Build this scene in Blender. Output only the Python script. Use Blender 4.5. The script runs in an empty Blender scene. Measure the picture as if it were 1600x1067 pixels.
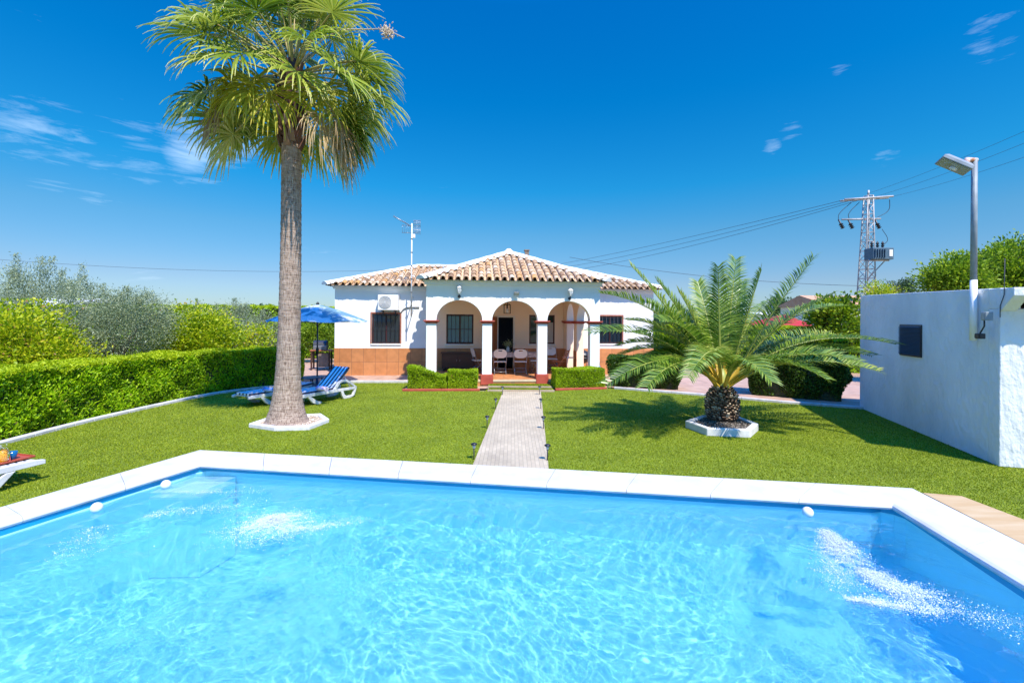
import bpy, bmesh, math, random
import numpy as np
from mathutils import Matrix, Vector
from mathutils.geometry import tessellate_polygon
sc = bpy.context.scene
COL = sc.collection
R_ = math.radians
# ------------------------------------------------------------------ camera maths (photo measured at 1600 px wide)
F, ROLL, EYE = 711.11, R_(.4), 2.2
def ray(px, py):
    dx, dy = px-800, py-500
    c, s = math.cos(ROLL), math.sin(ROLL)
    return (dx*c+dy*s)/F, (-dx*s+dy*c)/F
def ground_at(px, py, z=0.0):
    u, v = ray(px, py); d = (EYE-z)/v
    return Vector((u*d, d, z))
def at(px, py, d):
    u, v = ray(px, py)
    return Vector((u*d, d, EYE-v*d))
TH = R_(5.0); HO = (0.05, 14.9)
EX = (math.cos(TH), math.sin(TH)); EY = (-math.sin(TH), math.cos(TH))
HM = Matrix(((EX[0], EY[0], 0, HO[0]), (EX[1], EY[1], 0, HO[1]), (0, 0, 1, 0), (0, 0, 0, 1)))
def hl(px, py, v):                       # house-local u, z of a pixel on the plane v
    ru, rv = ray(px, py)
    t = (v + HO[0]*EY[0]+HO[1]*EY[1])/(ru*EY[0]+EY[1])
    return t*(ru*EX[0]+EX[1])-(HO[0]*EX[0]+HO[1]*EX[1]), EYE-rv*t
# ------------------------------------------------------------------ materials
def nmat(name):
    m = bpy.data.materials.new(name); m.use_nodes = True
    nt = m.node_tree; b = nt.nodes['Principled BSDF']
    return m, nt, b
def N(nt, t, **k):
    n = nt.nodes.new(t)
    for a, v in k.items():
        if a in n.inputs: n.inputs[a].default_value = v
        else: setattr(n, a, v)
    return n
def ramp(nt, stops, interp='LINEAR'):
    r = nt.nodes.new('ShaderNodeValToRGB'); cr = r.color_ramp; cr.interpolation = interp
    while len(cr.elements) < len(stops): cr.elements.new(.5)
    for e, (p, c) in zip(cr.elements, stops):
        e.position = p; e.color = (*c, 1)
    return r
def surf(name, c1, c2=None, scale=3, rough=.6, bump=0, bscale=40, bdist=.01, metal=0, spec=.5, detail=4, stretch=None):
    m, nt, b = nmat(name); L = nt.links.new
    tc = N(nt, 'ShaderNodeTexCoord'); co = tc.outputs['Object']
    if stretch:
        mp = N(nt, 'ShaderNodeMapping'); mp.inputs['Scale'].default_value = stretch; L(co, mp.inputs[0]); co = mp.outputs[0]
    b.inputs['Roughness'].default_value = rough; b.inputs['Metallic'].default_value = metal
    b.inputs['Specular IOR Level'].default_value = spec
    if c2 is None: b.inputs['Base Color'].default_value = (*c1, 1)
    else:
        n = N(nt, 'ShaderNodeTexNoise', Scale=scale, Detail=detail); L(co, n.inputs['Vector'])
        r = ramp(nt, [(.32, c1), (.68, c2)]); L(n.outputs[0], r.inputs[0]); L(r.outputs[0], b.inputs['Base Color'])
    if bump:
        n2 = N(nt, 'ShaderNodeTexNoise', Scale=bscale, Detail=5); L(co, n2.inputs['Vector'])
        bp = N(nt, 'ShaderNodeBump', Strength=bump, Distance=bdist); L(n2.outputs[0], bp.inputs['Height']); L(bp.outputs[0], b.inputs['Normal'])
    return m
def leafmat(name, stops, trans=.3, rough=.45, objvar=0.0, spec=.35):
    m, nt, b = nmat(name); L = nt.links.new
    at_ = N(nt, 'ShaderNodeAttribute', attribute_name='rnd')
    r = ramp(nt, stops)
    if objvar:
        oi = N(nt, 'ShaderNodeObjectInfo'); ma = N(nt, 'ShaderNodeMath', operation='MULTIPLY_ADD')
        ma.inputs[1].default_value = objvar; L(oi.outputs['Random'], ma.inputs[0])
        sb = N(nt, 'ShaderNodeMath', operation='SUBTRACT'); sb.inputs[1].default_value = objvar/2
        L(at_.outputs['Fac'], sb.inputs[0]); L(sb.outputs[0], ma.inputs[2]); L(ma.outputs[0], r.inputs[0])
    else: L(at_.outputs['Fac'], r.inputs[0])
    L(r.outputs[0], b.inputs['Base Color']); b.inputs['Roughness'].default_value = rough
    b.inputs['Specular IOR Level'].default_value = spec
    t = N(nt, 'ShaderNodeBsdfTranslucent'); L(r.outputs[0], t.inputs[0])
    mx = N(nt, 'ShaderNodeMixShader'); mx.inputs[0].default_value = trans
    L(b.outputs[0], mx.inputs[1]); L(t.outputs[0], mx.inputs[2]); L(mx.outputs[0], nt.nodes['Material Output'].inputs[0])
    return m
M = {}
M['white'] = surf('limewash', (.80, .80, .79), (.86, .86, .85), 1.5, .8, .25, 25, .006, spec=.2)
M['rough_white'] = surf('rough_render', (.68, .69, .69), (.87, .875, .87), 1.1, .85, .8, 11, .04, spec=.2, detail=9, stretch=(1, 1, .55))
M['pink'] = surf('porch_bounce_pink', (.90, .70, .54), (.93, .75, .60), 1.2, .8, .1, 30, .004, spec=.2)  # warm bounce light of the shaded porch painted in as pink
M['red'] = surf('red_paint', (.36, .055, .035), (.47, .085, .05), 5, .55, .1, 40, .004)
M['coping'] = surf('coping_stone', (.49, .48, .46), (.60, .59, .575), 4, .75, .3, 90, .003, spec=.25, detail=9)
M['kerb'] = surf('kerb_concrete', (.44, .43, .42), (.60, .58, .57), 6, .85, .4, 60, .006)
M['kerb_white'] = surf('white_kerb', (.58, .57, .56), (.74, .72, .70), 8, .8, .4, 50, .006)
M['metal_white'] = surf('white_metal', (.74, .74, .74), None, rough=.35)
M['galv'] = surf('galvanised_steel', (.17, .21, .24), (.26, .30, .33), 6, .55)
M['petiole_base'] = surf('palm_petiole_base', (.55, .34, .03), (.62, .42, .05), 4, .5)
M['tower'] = surf('weathered_steel', (.36, .35, .34), (.5, .48, .46), 3, .6, metal=.3)
M['dark'] = surf('dark_metal', (.02, .022, .03), None, rough=.45)
M['black'] = surf('black_plastic', (.012, .012, .016), None, rough=.4)
M['darkred'] = surf('dark_red_frame', (.055, .013, .014), (.08, .02, .02), 8, .45)
M['terraframe'] = surf('terracotta_frame', (.30, .10, .06), (.40, .15, .09), 8, .6)
M['louvre'] = surf('louvre_paint', (.05, .085, .12), None, rough=.5)
M['navy'] = surf('navy_plastic', (.012, .035, .10), None, rough=.4)
M['resin'] = surf('white_resin', (.62, .60, .60), (.70, .69, .69), 4, .4)
M['wood'] = surf('varnished_wood', (.33, .11, .04), (.46, .17, .07), 4, .5, .2, 30, .004, stretch=(1, 1, .15))
M['darkwood'] = surf('dark_wood', (.045, .018, .012), (.085, .035, .022), 4, .5, stretch=(.2, 1, 1))
M['sleeper'] = surf('step_timber', (.32, .24, .16), (.46, .36, .25), 6, .8, .4, 40, .006, stretch=(.3, 1, 1))
M['bark'] = surf('bark', (.16, .12, .09), (.28, .22, .17), 6, .9, .8, 20, .03, stretch=(1, 1, .3))
M['plastic_white'] = surf('white_plastic', (.78, .77, .74), None, rough=.4)
M['steel_tube'] = surf('grey_tube', (.30, .31, .33), None, rough=.35, metal=.6)
M['gravel'] = surf('gravel', (.42, .30, .20), (.70, .58, .45), 55, .9, 1, 60, .03)
M['soil'] = surf('dark_soil', (.05, .04, .035), (.16, .13, .11), 30, .95, 1, 50, .03)
M['core'] = surf('hedge_twigs', (.035, .05, .018), (.06, .065, .03), 9, .95, 1, 20, .05)
M['cable'] = surf('cable', (.03, .035, .045), None, rough=.6)
M['blue_glass'] = surf('blue_glassware', (.01, .10, .25), None, rough=.08)
M['tray'] = surf('red_tray', (.40, .07, .035), None, rough=.45)
def glassy(name, col, rough=.04):
    m, nt, b = nmat(name)
    b.inputs['Base Color'].default_value = (*col, 1); b.inputs['Roughness'].default_value = rough
    b.inputs['Specular IOR Level'].default_value = .7
    return m
M['pane'] = glassy('window_glass', (.012, .02, .03))
M['pane_blue'] = glassy('window_glass_blue', (.025, .17, .25))
M['lens'] = glassy('lamp_glass', (.6, .62, .64), .15)
M['lens_dull'] = glassy('flood_glass', (.30, .33, .30), .1)
M['juice'] = glassy('orange_juice', (.85, .33, .01), .15)
m, nt, b = nmat('clear_glass'); b.inputs['Transmission Weight'].default_value = 1; b.inputs['Roughness'].default_value = .02
b.inputs['Base Color'].default_value = (.9, .95, .97, 1); M['glass'] = m
# terracotta tile with per-tile tint
m, nt, b = nmat('roof_tile'); L = nt.links.new
a = N(nt, 'ShaderNodeAttribute', attribute_name='rnd')
r = ramp(nt, [(0, (.28, .16, .08)), (.25, (.48, .30, .155)), (.5, (.62, .42, .235)), (.72, (.70, .53, .34)), (.88, (.64, .33, .09)), (1, (.74, .61, .44))])
L(a.outputs['Fac'], r.inputs[0])
tc = N(nt, 'ShaderNodeTexCoord'); n = N(nt, 'ShaderNodeTexNoise', Scale=9, Detail=6); L(tc.outputs['Object'], n.inputs['Vector'])
r2 = ramp(nt, [(.35, (.62, .55, .5)), (.6, (1, 1, 1))]); L(n.outputs[0], r2.inputs[0])
mx = N(nt, 'ShaderNodeMix', data_type='RGBA', blend_type='MULTIPLY'); mx.inputs[0].default_value = .8
L(r.outputs[0], mx.inputs[6]); L(r2.outputs[0], mx.inputs[7]); L(mx.outputs[2], b.inputs['Base Color']); b.inputs['Roughness'].default_value = .85
M['tile'] = m
def tilemat(name, c1, c2, grout, w, h, gap=.01, rough=.5, axes='XZ', var=.5, offset=0.0, nscale=3):
    m, nt, b = nmat(name); L = nt.links.new
    tc = N(nt, 'ShaderNodeTexCoord'); sp = N(nt, 'ShaderNodeSeparateXYZ'); L(tc.outputs['Object'], sp.inputs[0])
    cb = N(nt, 'ShaderNodeCombineXYZ'); L(sp.outputs[axes[0]], cb.inputs[0]); L(sp.outputs[axes[1]], cb.inputs[1])
    bt = N(nt, 'ShaderNodeTexBrick', offset=offset, squash=1.0)
    bt.inputs['Scale'].default_value = 1; bt.inputs['Mortar Size'].default_value = gap; bt.inputs['Brick Width'].default_value = w
    bt.inputs['Row Height'].default_value = h; bt.inputs['Color1'].default_value = (*c1, 1); bt.inputs['Color2'].default_value = (*c2, 1)
    bt.inputs['Mortar'].default_value = (*grout, 1); bt.inputs['Mortar Smooth'].default_value = .2; L(cb.outputs[0], bt.inputs['Vector'])
    n = N(nt, 'ShaderNodeTexNoise', Scale=nscale, Detail=6); L(tc.outputs['Object'], n.inputs['Vector'])
    r = ramp(nt, [(.3, (1-var,)*3), (.65, (1, 1, 1))]); L(n.outputs[0], r.inputs[0])
    mx = N(nt, 'ShaderNodeMix', data_type='RGBA', blend_type='MULTIPLY'); mx.inputs[0].default_value = 1
    L(bt.outputs['Color'], mx.inputs[6]); L(r.outputs[0], mx.inputs[7]); L(mx.outputs[2], b.inputs['Base Color'])
    b.inputs['Roughness'].default_value = rough
    bp = N(nt, 'ShaderNodeBump', Strength=.5, Distance=.004, invert=True); L(bt.outputs['Fac'], bp.inputs['Height']); L(bp.outputs[0], b.inputs['Normal'])
    return m
M['dado'] = tilemat('dado_tile', (.55, .215, .075), (.63, .27, .105), (.36, .15, .07), .44, .56, .010, .45, 'XZ', .20, nscale=5)
M['porch_tile'] = tilemat('porch_floor_tile', (.56, .22, .08), (.62, .27, .11), (.4, .2, .1), .33, .33, .006, .45, 'XY', .25)
M['terrace'] = tilemat('terrace_paving', (.47, .29, .205), (.52, .345, .25), (.36, .26, .20), .4, .4, .008, .8, 'XY', .25)
M['path'] = tilemat('path_pavers', (.46, .375, .25), (.53, .435, .29), (.34, .285, .20), .20, .062, .004, .85, 'YX', .22, .5, 1.2)
M['slab'] = surf('sandstone', (.44, .28, .12), (.52, .38, .21), 2.5, .8, .3, 30, .004, stretch=(.5, 3, 1))
# striped mattress (stripes run the length of the lounger)
m, nt, b = nmat('striped_cloth'); L = nt.links.new
a = N(nt, 'ShaderNodeAttribute', attribute_name='rnd'); r = ramp(nt, [(0, (.040, .042, .062)), (.5, (.80, .80, .78))], 'CONSTANT')
L(a.outputs['Fac'], r.inputs[0]); L(r.outputs[0], b.inputs['Base Color']); b.inputs['Roughness'].default_value = .8; M['stripe'] = m
def towelmat(name, c1, c2):
    return surf(name, c1, c2, 9, .9, .5, 60, .01)
M['towel_blue'] = towelmat('blue_towel', (.05, .13, .42), (.45, .58, .80))
M['towel_lilac'] = towelmat('lilac_towel', (.45, .25, .55), (.85, .82, .84))
# umbrella cloth: blue with pale blotches
m, nt, b = nmat('umbrella_cloth'); L = nt.links.new
tc = N(nt, 'ShaderNodeTexCoord'); n = N(nt, 'ShaderNodeTexNoise', Scale=1.9, Detail=3); L(tc.outputs['Object'], n.inputs['Vector'])
r = ramp(nt, [(.0, (.15, .32, .38)), (.50, (.21, .39, .46)), (.56, (.76, .82, .82))]); L(n.outputs[0], r.inputs[0])
L(r.outputs[0], b.inputs['Base Color']); b.inputs['Roughness'].default_value = .8
t = N(nt, 'ShaderNodeBsdfTranslucent'); L(r.outputs[0], t.inputs[0]); mx = N(nt, 'ShaderNodeMixShader'); mx.inputs[0].default_value = .35
L(b.outputs[0], mx.inputs[1]); L(t.outputs[0], mx.inputs[2]); L(mx.outputs[0], nt.nodes['Material Output'].inputs[0]); M['umbrella'] = m
# foliage
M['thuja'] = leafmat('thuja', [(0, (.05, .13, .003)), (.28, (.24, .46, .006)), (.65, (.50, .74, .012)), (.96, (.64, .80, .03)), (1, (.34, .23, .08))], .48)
M['thuja_top'] = leafmat('thuja_sunlit_top', [(0, (.30, .42, .006)), (.6, (.50, .62, .010)), (1, (.62, .68, .02))], .4)  # sunlight on the clipped tops put into a lighter leaf colour
M['cypress'] = leafmat('cypress_hedge', [(0, (.025, .06, .008)), (.5, (.06, .13, .012)), (1, (.15, .26, .02))], .3)
M['box'] = leafmat('box_leaf', [(0, (.06, .13, .005)), (.3, (.32, .50, .010)), (1, (.70, .82, .03))], .48)
M['olive'] = leafmat('olive_leaf', [(0, (.11, .15, .06)), (.4, (.26, .33, .16)), (.8, (.44, .50, .30)), (1, (.58, .62, .44))], .3, .5)
M['lemon'] = leafmat('lemon_leaf', [(0, (.08, .17, .004)), (.28, (.30, .44, .008)), (.65, (.58, .64, .016)), (.94, (.72, .66, .04)), (1, (.40, .22, .06))], .45, .4)
M['tree'] = leafmat('broad_leaf', [(0, (.05, .12, .006)), (.4, (.20, .34, .012)), (1, (.46, .58, .04))], .45)
M['fig'] = leafmat('fig_leaf', [(0, (.06, .14, .006)), (.5, (.20, .33, .010)), (1, (.42, .52, .03))], .42)
M['far_tree'] = leafmat('far_leaf', [(0, (.03, .07, .02)), (1, (.08, .15, .05))], .2)
M['fan'] = leafmat('fan_palm_leaf', [(0, (.05, .11, .006)), (.28, (.18, .27, .015)), (.55, (.46, .51, .07)), (.8, (.68, .65, .20)), (1, (.78, .68, .40))], .42, .35, .35)
M['fan_dry'] = leafmat('dry_palm_leaf', [(0, (.32, .20, .09)), (.5, (.54, .38, .18)), (1, (.72, .55, .30))], .3, .6, .3)
M['fan_yellow'] = leafmat('yellow_palm_leaf', [(0, (.26, .28, .02)), (.4, (.50, .48, .03)), (.8, (.66, .52, .08)), (1, (.70, .52, .18))], .45, .5)
M['date'] = leafmat('date_palm_leaf', [(0, (.04, .10, .008)), (.4, (.14, .25, .018)), (.75, (.34, .43, .05)), (1, (.60, .60, .14))], .36, .33, .25, .6)
M['rachis'] = surf('palm_rachis', (.20, .26, .04), (.34, .34, .06), 4, .5)
M['petiole'] = surf('fan_petiole', (.22, .24, .05), (.40, .30, .10), 4, .5)
M['grass'] = leafmat('turf_blade', [(0, (.08, .125, .003)), (.45, (.20, .265, .005)), (.8, (.33, .40, .008)), (1, (.48, .47, .05))], .25, .6, spec=.2)
M['boot'] = leafmat('palm_boot', [(0, (.05, .022, .014)), (.5, (.14, .065, .04)), (.85, (.28, .16, .10)), (1, (.48, .36, .25))], .0, .8)
M['stub'] = leafmat('date_palm_stub', [(0, (.03, .018, .013)), (.4, (.14, .09, .06)), (.75, (.36, .25, .165)), (1, (.66, .54, .40))], .0, .85)
# ------------------------------------------------------------------ mesh helpers
def wloc(o):
    v = Vector((0, 0, 0))
    while o is not None: v = v + Vector(o.location); o = o.parent
    return v
def tag(o, label=None, cat=None, group=None, kind=None):
    if label: o['label'] = label
    if cat: o['category'] = cat
    if group: o['group'] = group
    if kind: o['kind'] = kind
    return o
def root(name, loc, label, cat, group=None):
    o = bpy.data.objects.new(name, None); COL.objects.link(o); o.location = loc
    o.empty_display_size = .2
    return tag(o, label, cat, group)
def link(name, me, parent=None):
    o = bpy.data.objects.new(name, me); COL.objects.link(o)
    if parent is not None: o.parent = parent
    return o
def npmesh(name, V, Fc, mat, parent=None, rnd=None, smooth=False, mi=None, mats=None):
    V = np.asarray(V, dtype=np.float32).reshape(-1, 3); Fc = np.asarray(Fc, dtype=np.int32)
    if parent is not None: V = V-np.array(wloc(parent), dtype=np.float32)
    me = bpy.data.meshes.new(name); nf, k = Fc.shape
    me.vertices.add(len(V)); me.vertices.foreach_set('co', V.ravel())
    me.loops.add(nf*k); me.loops.foreach_set('vertex_index', Fc.ravel())
    me.polygons.add(nf); me.polygons.foreach_set('loop_start', np.arange(0, nf*k, k, dtype=np.int32))
    if smooth: me.polygons.foreach_set('use_smooth', np.ones(nf, dtype=bool))
    for m_ in (mats or [mat]): me.materials.append(m_)
    if mi is not None: me.polygons.foreach_set('material_index', np.asarray(mi, dtype=np.int32))
    me.update(calc_edges=True)
    if rnd is not None:
        at_ = me.attributes.new('rnd', 'FLOAT', 'FACE'); at_.data.foreach_set('value', np.asarray(rnd, dtype=np.float32))
    return link(name, me, parent)
class MB:
    def __init__(s, T=None): s.v = []; s.f = []; s.sm = []; s.r = []; s.T = T; s.mi = []; s.cur = 0; s.rv = .5
    def add(s, vs, fs, smooth=False):
        o = len(s.v); s.v += [Vector(p) for p in vs]
        for f in fs:
            s.f.append([i+o for i in f]); s.sm.append(smooth); s.r.append(s.rv); s.mi.append(s.cur)
        return s
    def box(s, x0, x1, y0, y1, z0, z1):
        vs = [(x, y, z) for z in (z0, z1) for y in (y0, y1) for x in (x0, x1)]
        return s.add(vs, [(0, 2, 3, 1), (4, 5, 7, 6), (0, 1, 5, 4), (2, 6, 7, 3), (0, 4, 6, 2), (1, 3, 7, 5)])
    def obox(s, c, size, ax=(1, 0, 0), up=(0, 0, 1)):
        x = Vector(ax).normalized(); z = Vector(up); z = (z-x*z.dot(x)).normalized(); y = z.cross(x); c = Vector(c)
        vs = [c+x*size[0]*.5*a+y*size[1]*.5*b_+z*size[2]*.5*d for d in (-1, 1) for b_ in (-1, 1) for a in (-1, 1)]
        return s.add(vs, [(0, 2, 3, 1), (4, 5, 7, 6), (0, 1, 5, 4), (2, 6, 7, 3), (0, 4, 6, 2), (1, 3, 7, 5)])
    def tube(s, pts, rad, n=8, cap=True, sx=1.0):
        pts = [Vector(p) for p in pts]; rr = rad if isinstance(rad, (list, tuple)) else [rad]*len(pts)
        o = len(s.v); vs = []; pu = None
        for i, p in enumerate(pts):
            d = (pts[min(i+1, len(pts)-1)]-pts[max(i-1, 0)]).normalized()
            if pu is None: pu = d.orthogonal().normalized() if abs(d.z) > .9 else Vector((0, 0, 1))
            u = (pu-d*pu.dot(d)).normalized(); w = d.cross(u); pu = u
            for k in range(n):
                a = 2*math.pi*k/n; vs.append(p+(u*math.cos(a)+w*math.sin(a)*sx)*rr[i])
        fs = [(i*n+k, i*n+(k+1) % n, (i+1)*n+(k+1) % n, (i+1)*n+k) for i in range(len(pts)-1) for k in range(n)]
        s.add(vs, fs, True)
        if cap:
            s.add(vs[:n], [tuple(range(n))[::-1]]); s.add(vs[-n:], [tuple(range(n))])
        return s
    def lathe(s, prof, c=(0, 0, 0), n=20, cap=True, smooth=True, squash=1.0):
        c = Vector(c); vs = [c+Vector((r*math.cos(2*math.pi*k/n), r*squash*math.sin(2*math.pi*k/n), z)) for r, z in prof for k in range(n)]
        fs = [(i*n+k, i*n+(k+1) % n, (i+1)*n+(k+1) % n, (i+1)*n+k) for i in range(len(prof)-1) for k in range(n)]
        s.add(vs, fs, smooth)
        if cap:
            if prof[0][0] > 1e-4: s.add(vs[:n], [tuple(range(n))[::-1]])
            if prof[-1][0] > 1e-4: s.add(vs[-n:], [tuple(range(n))])
        return s
    def prism(s, loops, fn, a0, a1, smooth_sides=False):
        """2D polygon loops (outer, then holes) swept from a0 to a1; fn(x, y, a) -> point."""
        flat = [p for l in loops for p in l]
        tris = tessellate_polygon([[Vector((p[0], p[1], 0)) for p in l] for l in loops])
        for a, flip in ((a0, 0), (a1, 1)):
            s.add([fn(p[0], p[1], a) for p in flat], [tuple(t) if flip else tuple(t)[::-1] for t in tris])
        for l in loops:
            n = len(l)
            s.add([fn(p[0], p[1], a0) for p in l]+[fn(p[0], p[1], a1) for p in l],
                  [(i, (i+1) % n, n+(i+1) % n, n+i) for i in range(n)], smooth_sides)
        return s
    def build(s, name, mat, parent=None, bevel=0, recalc=True, shade_angle=None):
        T = s.T; off = wloc(parent) if parent is not None else Vector((0, 0, 0))
        vs = [((T @ p) if T is not None else p)-off for p in s.v]
        me = bpy.data.meshes.new(name); me.from_pydata(vs, [], s.f)
        mats = mat if isinstance(mat, (list, tuple)) else [mat]
        for m_ in mats: me.materials.append(m_)
        me.polygons.foreach_set('use_smooth', s.sm); me.polygons.foreach_set('material_index', s.mi)
        at_ = me.attributes.new('rnd', 'FLOAT', 'FACE'); at_.data.foreach_set('value', s.r)
        if recalc:
            bm = bmesh.new(); bm.from_mesh(me); bmesh.ops.remove_doubles(bm, verts=bm.verts, dist=1e-5)
            bmesh.ops.recalc_face_normals(bm, faces=bm.faces); bm.to_mesh(me); bm.free()
        o = link(name, me, parent)
        if bevel:
            bv = o.modifiers.new('bevel', 'BEVEL'); bv.width = bevel; bv.segments = 2; bv.limit_method = 'ANGLE'; bv.angle_limit = R_(40)
        return o
def copy_tree(o, parent=None):
    c = o.copy(); COL.objects.link(c)
    if parent is not None: c.parent = parent
    for ch in list(o.children): copy_tree(ch, c)
    return c
def place(o, loc, rz=0): o.location = loc; o.rotation_euler = (0, 0, rz); return o
XYZ = lambda x, y, a: (x, y, a)
XZ = lambda x, z, a: (x, a, z)
def leaves(rng, C, D, Ln, W, jit=.3):
    """kite leaves: centres C, long axes D; returns V, F, and one random number per face."""
    n = len(C); D = D/np.maximum(np.linalg.norm(D, axis=1, keepdims=True), 1e-6)
    S = np.cross(D, rng.normal(size=(n, 3))); S /= np.maximum(np.linalg.norm(S, axis=1, keepdims=True), 1e-6)
    U = np.cross(S, D)
    l = (Ln*rng.uniform(1-jit, 1+jit, n))[:, None]; w = (W*rng.uniform(1-jit, 1+jit, n))[:, None]
    a = C-D*l*.5; t = C+D*l*.5-U*l*.08; m1 = C+S*w*.5+U*w*.22-D*l*.05; m2 = C-S*w*.5+U*w*.22-D*l*.05
    V = np.stack([a, m1, t, m2], 1).reshape(-1, 3); b_ = np.arange(n)[:, None]*4
    Fc = np.concatenate([b_+np.array([[0, 1, 2]]), b_+np.array([[0, 2, 3]])], 1).reshape(-1, 3)
    return V, Fc
def unit(a): return a/np.maximum(np.linalg.norm(a, axis=1, keepdims=True), 1e-6)
def resample(pts, step):
    P = [np.array(p, float) for p in pts]; out = [P[0]]
    for a, b_ in zip(P[:-1], P[1:]):
        n = max(1, int(round(np.linalg.norm(b_-a)/step)))
        for i in range(1, n+1): out.append(a+(b_-a)*i/n)
    return np.array(out)
def smooth_path(pts, it=2):
    P = np.array(pts, float)
    for _ in range(it):
        Q = [P[0]]
        for a, b_ in zip(P[:-1], P[1:]): Q += [a*.75+b_*.25, a*.25+b_*.75]
        Q.append(P[-1]); P = np.array(Q)
    return P
def hedge(name, label, front, width, z0, z1, n, mats, Ln, W, seed, side=1, group=None, cat='hedge', lump=.05, mix_top=True, core=True, sag=0.0, roundb=0.0):
    """clipped hedge whose front foot follows the polyline FRONT and whose body lies WIDTH to its SIDE."""
    rng = np.random.default_rng(seed)
    P = np.array(front, float)[:, :2]; seg = np.diff(P, axis=0); sl = np.linalg.norm(seg, axis=1); cum = np.concatenate([[0], np.cumsum(sl)]); tot = cum[-1]
    def frame(sv):
        i = np.clip(np.searchsorted(cum, sv, side='right')-1, 0, len(sl)-1); t = (sv-cum[i])/sl[i]
        p = P[i]+seg[i]*t[:, None]; d = seg[i]/sl[i][:, None]; nrm = np.stack([-d[:, 1], d[:, 0]], 1)*side
        return p, d, nrm
    h = z1-z0; areas = np.array([tot*h, tot*h*.5, tot*width*1.25, width*h, width*h]); areas /= areas.sum()
    fc = rng.choice(5, n, p=areas); s_ = rng.uniform(0, tot, n); w_ = rng.uniform(0, width, n); z_ = rng.uniform(z0, z1, n)
    s_[fc == 3] = rng.uniform(0, .02, (fc == 3).sum()); s_[fc == 4] = tot-rng.uniform(0, .02, (fc == 4).sum())
    w_[fc == 0] = 0; w_[fc == 1] = width; z_[fc == 2] = z1
    p, d, nr = frame(s_)
    nm = np.zeros((n, 3)); nm[fc == 0, :2] = -nr[fc == 0]; nm[fc == 1, :2] = nr[fc == 1]; nm[fc == 2, 2] = 1
    nm[fc == 3, :2] = -d[fc == 3]; nm[fc == 4, :2] = d[fc == 4]
    C = np.concatenate([p+nr*w_[:, None], z_[:, None]], 1)
    lm = lump*(np.sin(s_*5.1+z_*3)+np.sin(s_*2.3-z_*6.1+w_*4)+np.sin(s_*11+z_*9)*.6)/1.6
    C += nm*(lm-np.abs(rng.normal(0, lump*1.1, n)))[:, None]
    if roundb:
        k = roundb*np.clip((.45-(z_-z0)/h)/.45, 0, 1)**1.5; C[:, :2] += (nr*(width*.5-w_)[:, None]*k[:, None]*.8)
        e = np.clip(1-np.minimum(s_, tot-s_)/.5, 0, 1)*k; C[:, :2] += d*(np.where(s_ < tot/2, 1, -1)*e*.35)[:, None]
    if sag: C[:, 2] -= sag*np.clip((z_-z0)/h, 0, 1)*np.clip((s_/tot-.25)/.6, 0, 1)
    D = nm*.55+np.array([0, 0, .75])+rng.normal(0, .6, (n, 3)); D[fc == 2] = rng.normal(0, .8, ((fc == 2).sum(), 3))+np.array([0, 0, .35])
    V, Fc = leaves(rng, C, D, Ln, W)
    rn = np.clip(rng.beta(2, 2.4, n)+.14*np.sin(s_*3.7+1.3*seed)*np.sin(z_*5+s_), 0, 1)
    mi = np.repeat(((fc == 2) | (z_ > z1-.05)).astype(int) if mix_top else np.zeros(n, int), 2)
    r = root(name, (float(P[len(P)//2][0]), float(P[len(P)//2][1]), z0), label, cat, group)
    npmesh('foliage', V, Fc, None, r, np.repeat(rn, 2), mi=mi, mats=mats)
    if core:
        ins = min(.12, width*.25); mb = MB(); st = np.linspace(.12, tot-.12, max(2, int(tot/.4))); p, d, nr = frame(st)
        sg = sag*np.clip((st/tot-.25)/.6, 0, 1)
        rows = [[(*(p[i]+nr[i]*ww), zz-(sg[i] if zz > z0+.1 else 0)) for ww, zz in ((ins+.35*roundb*width*.5, z0), (ins, z0+h*.45), (ins, z1-ins), (width-ins, z1-ins), (width-ins, z0+h*.45), (width-ins-.35*roundb*width*.5, z0))] for i in range(len(st))]
        vs = [q for rw in rows for q in rw]; k = 6
        fs = [(i*k+j, i*k+(j+1) % k, (i+1)*k+(j+1) % k, (i+1)*k+j) for i in range(len(st)-1) for j in range(k)]+[tuple(range(k)), tuple(range((len(st)-1)*k, len(st)*k))]
        mb.add(vs, fs).build('twigs', M['core'], r)
    return r
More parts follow.
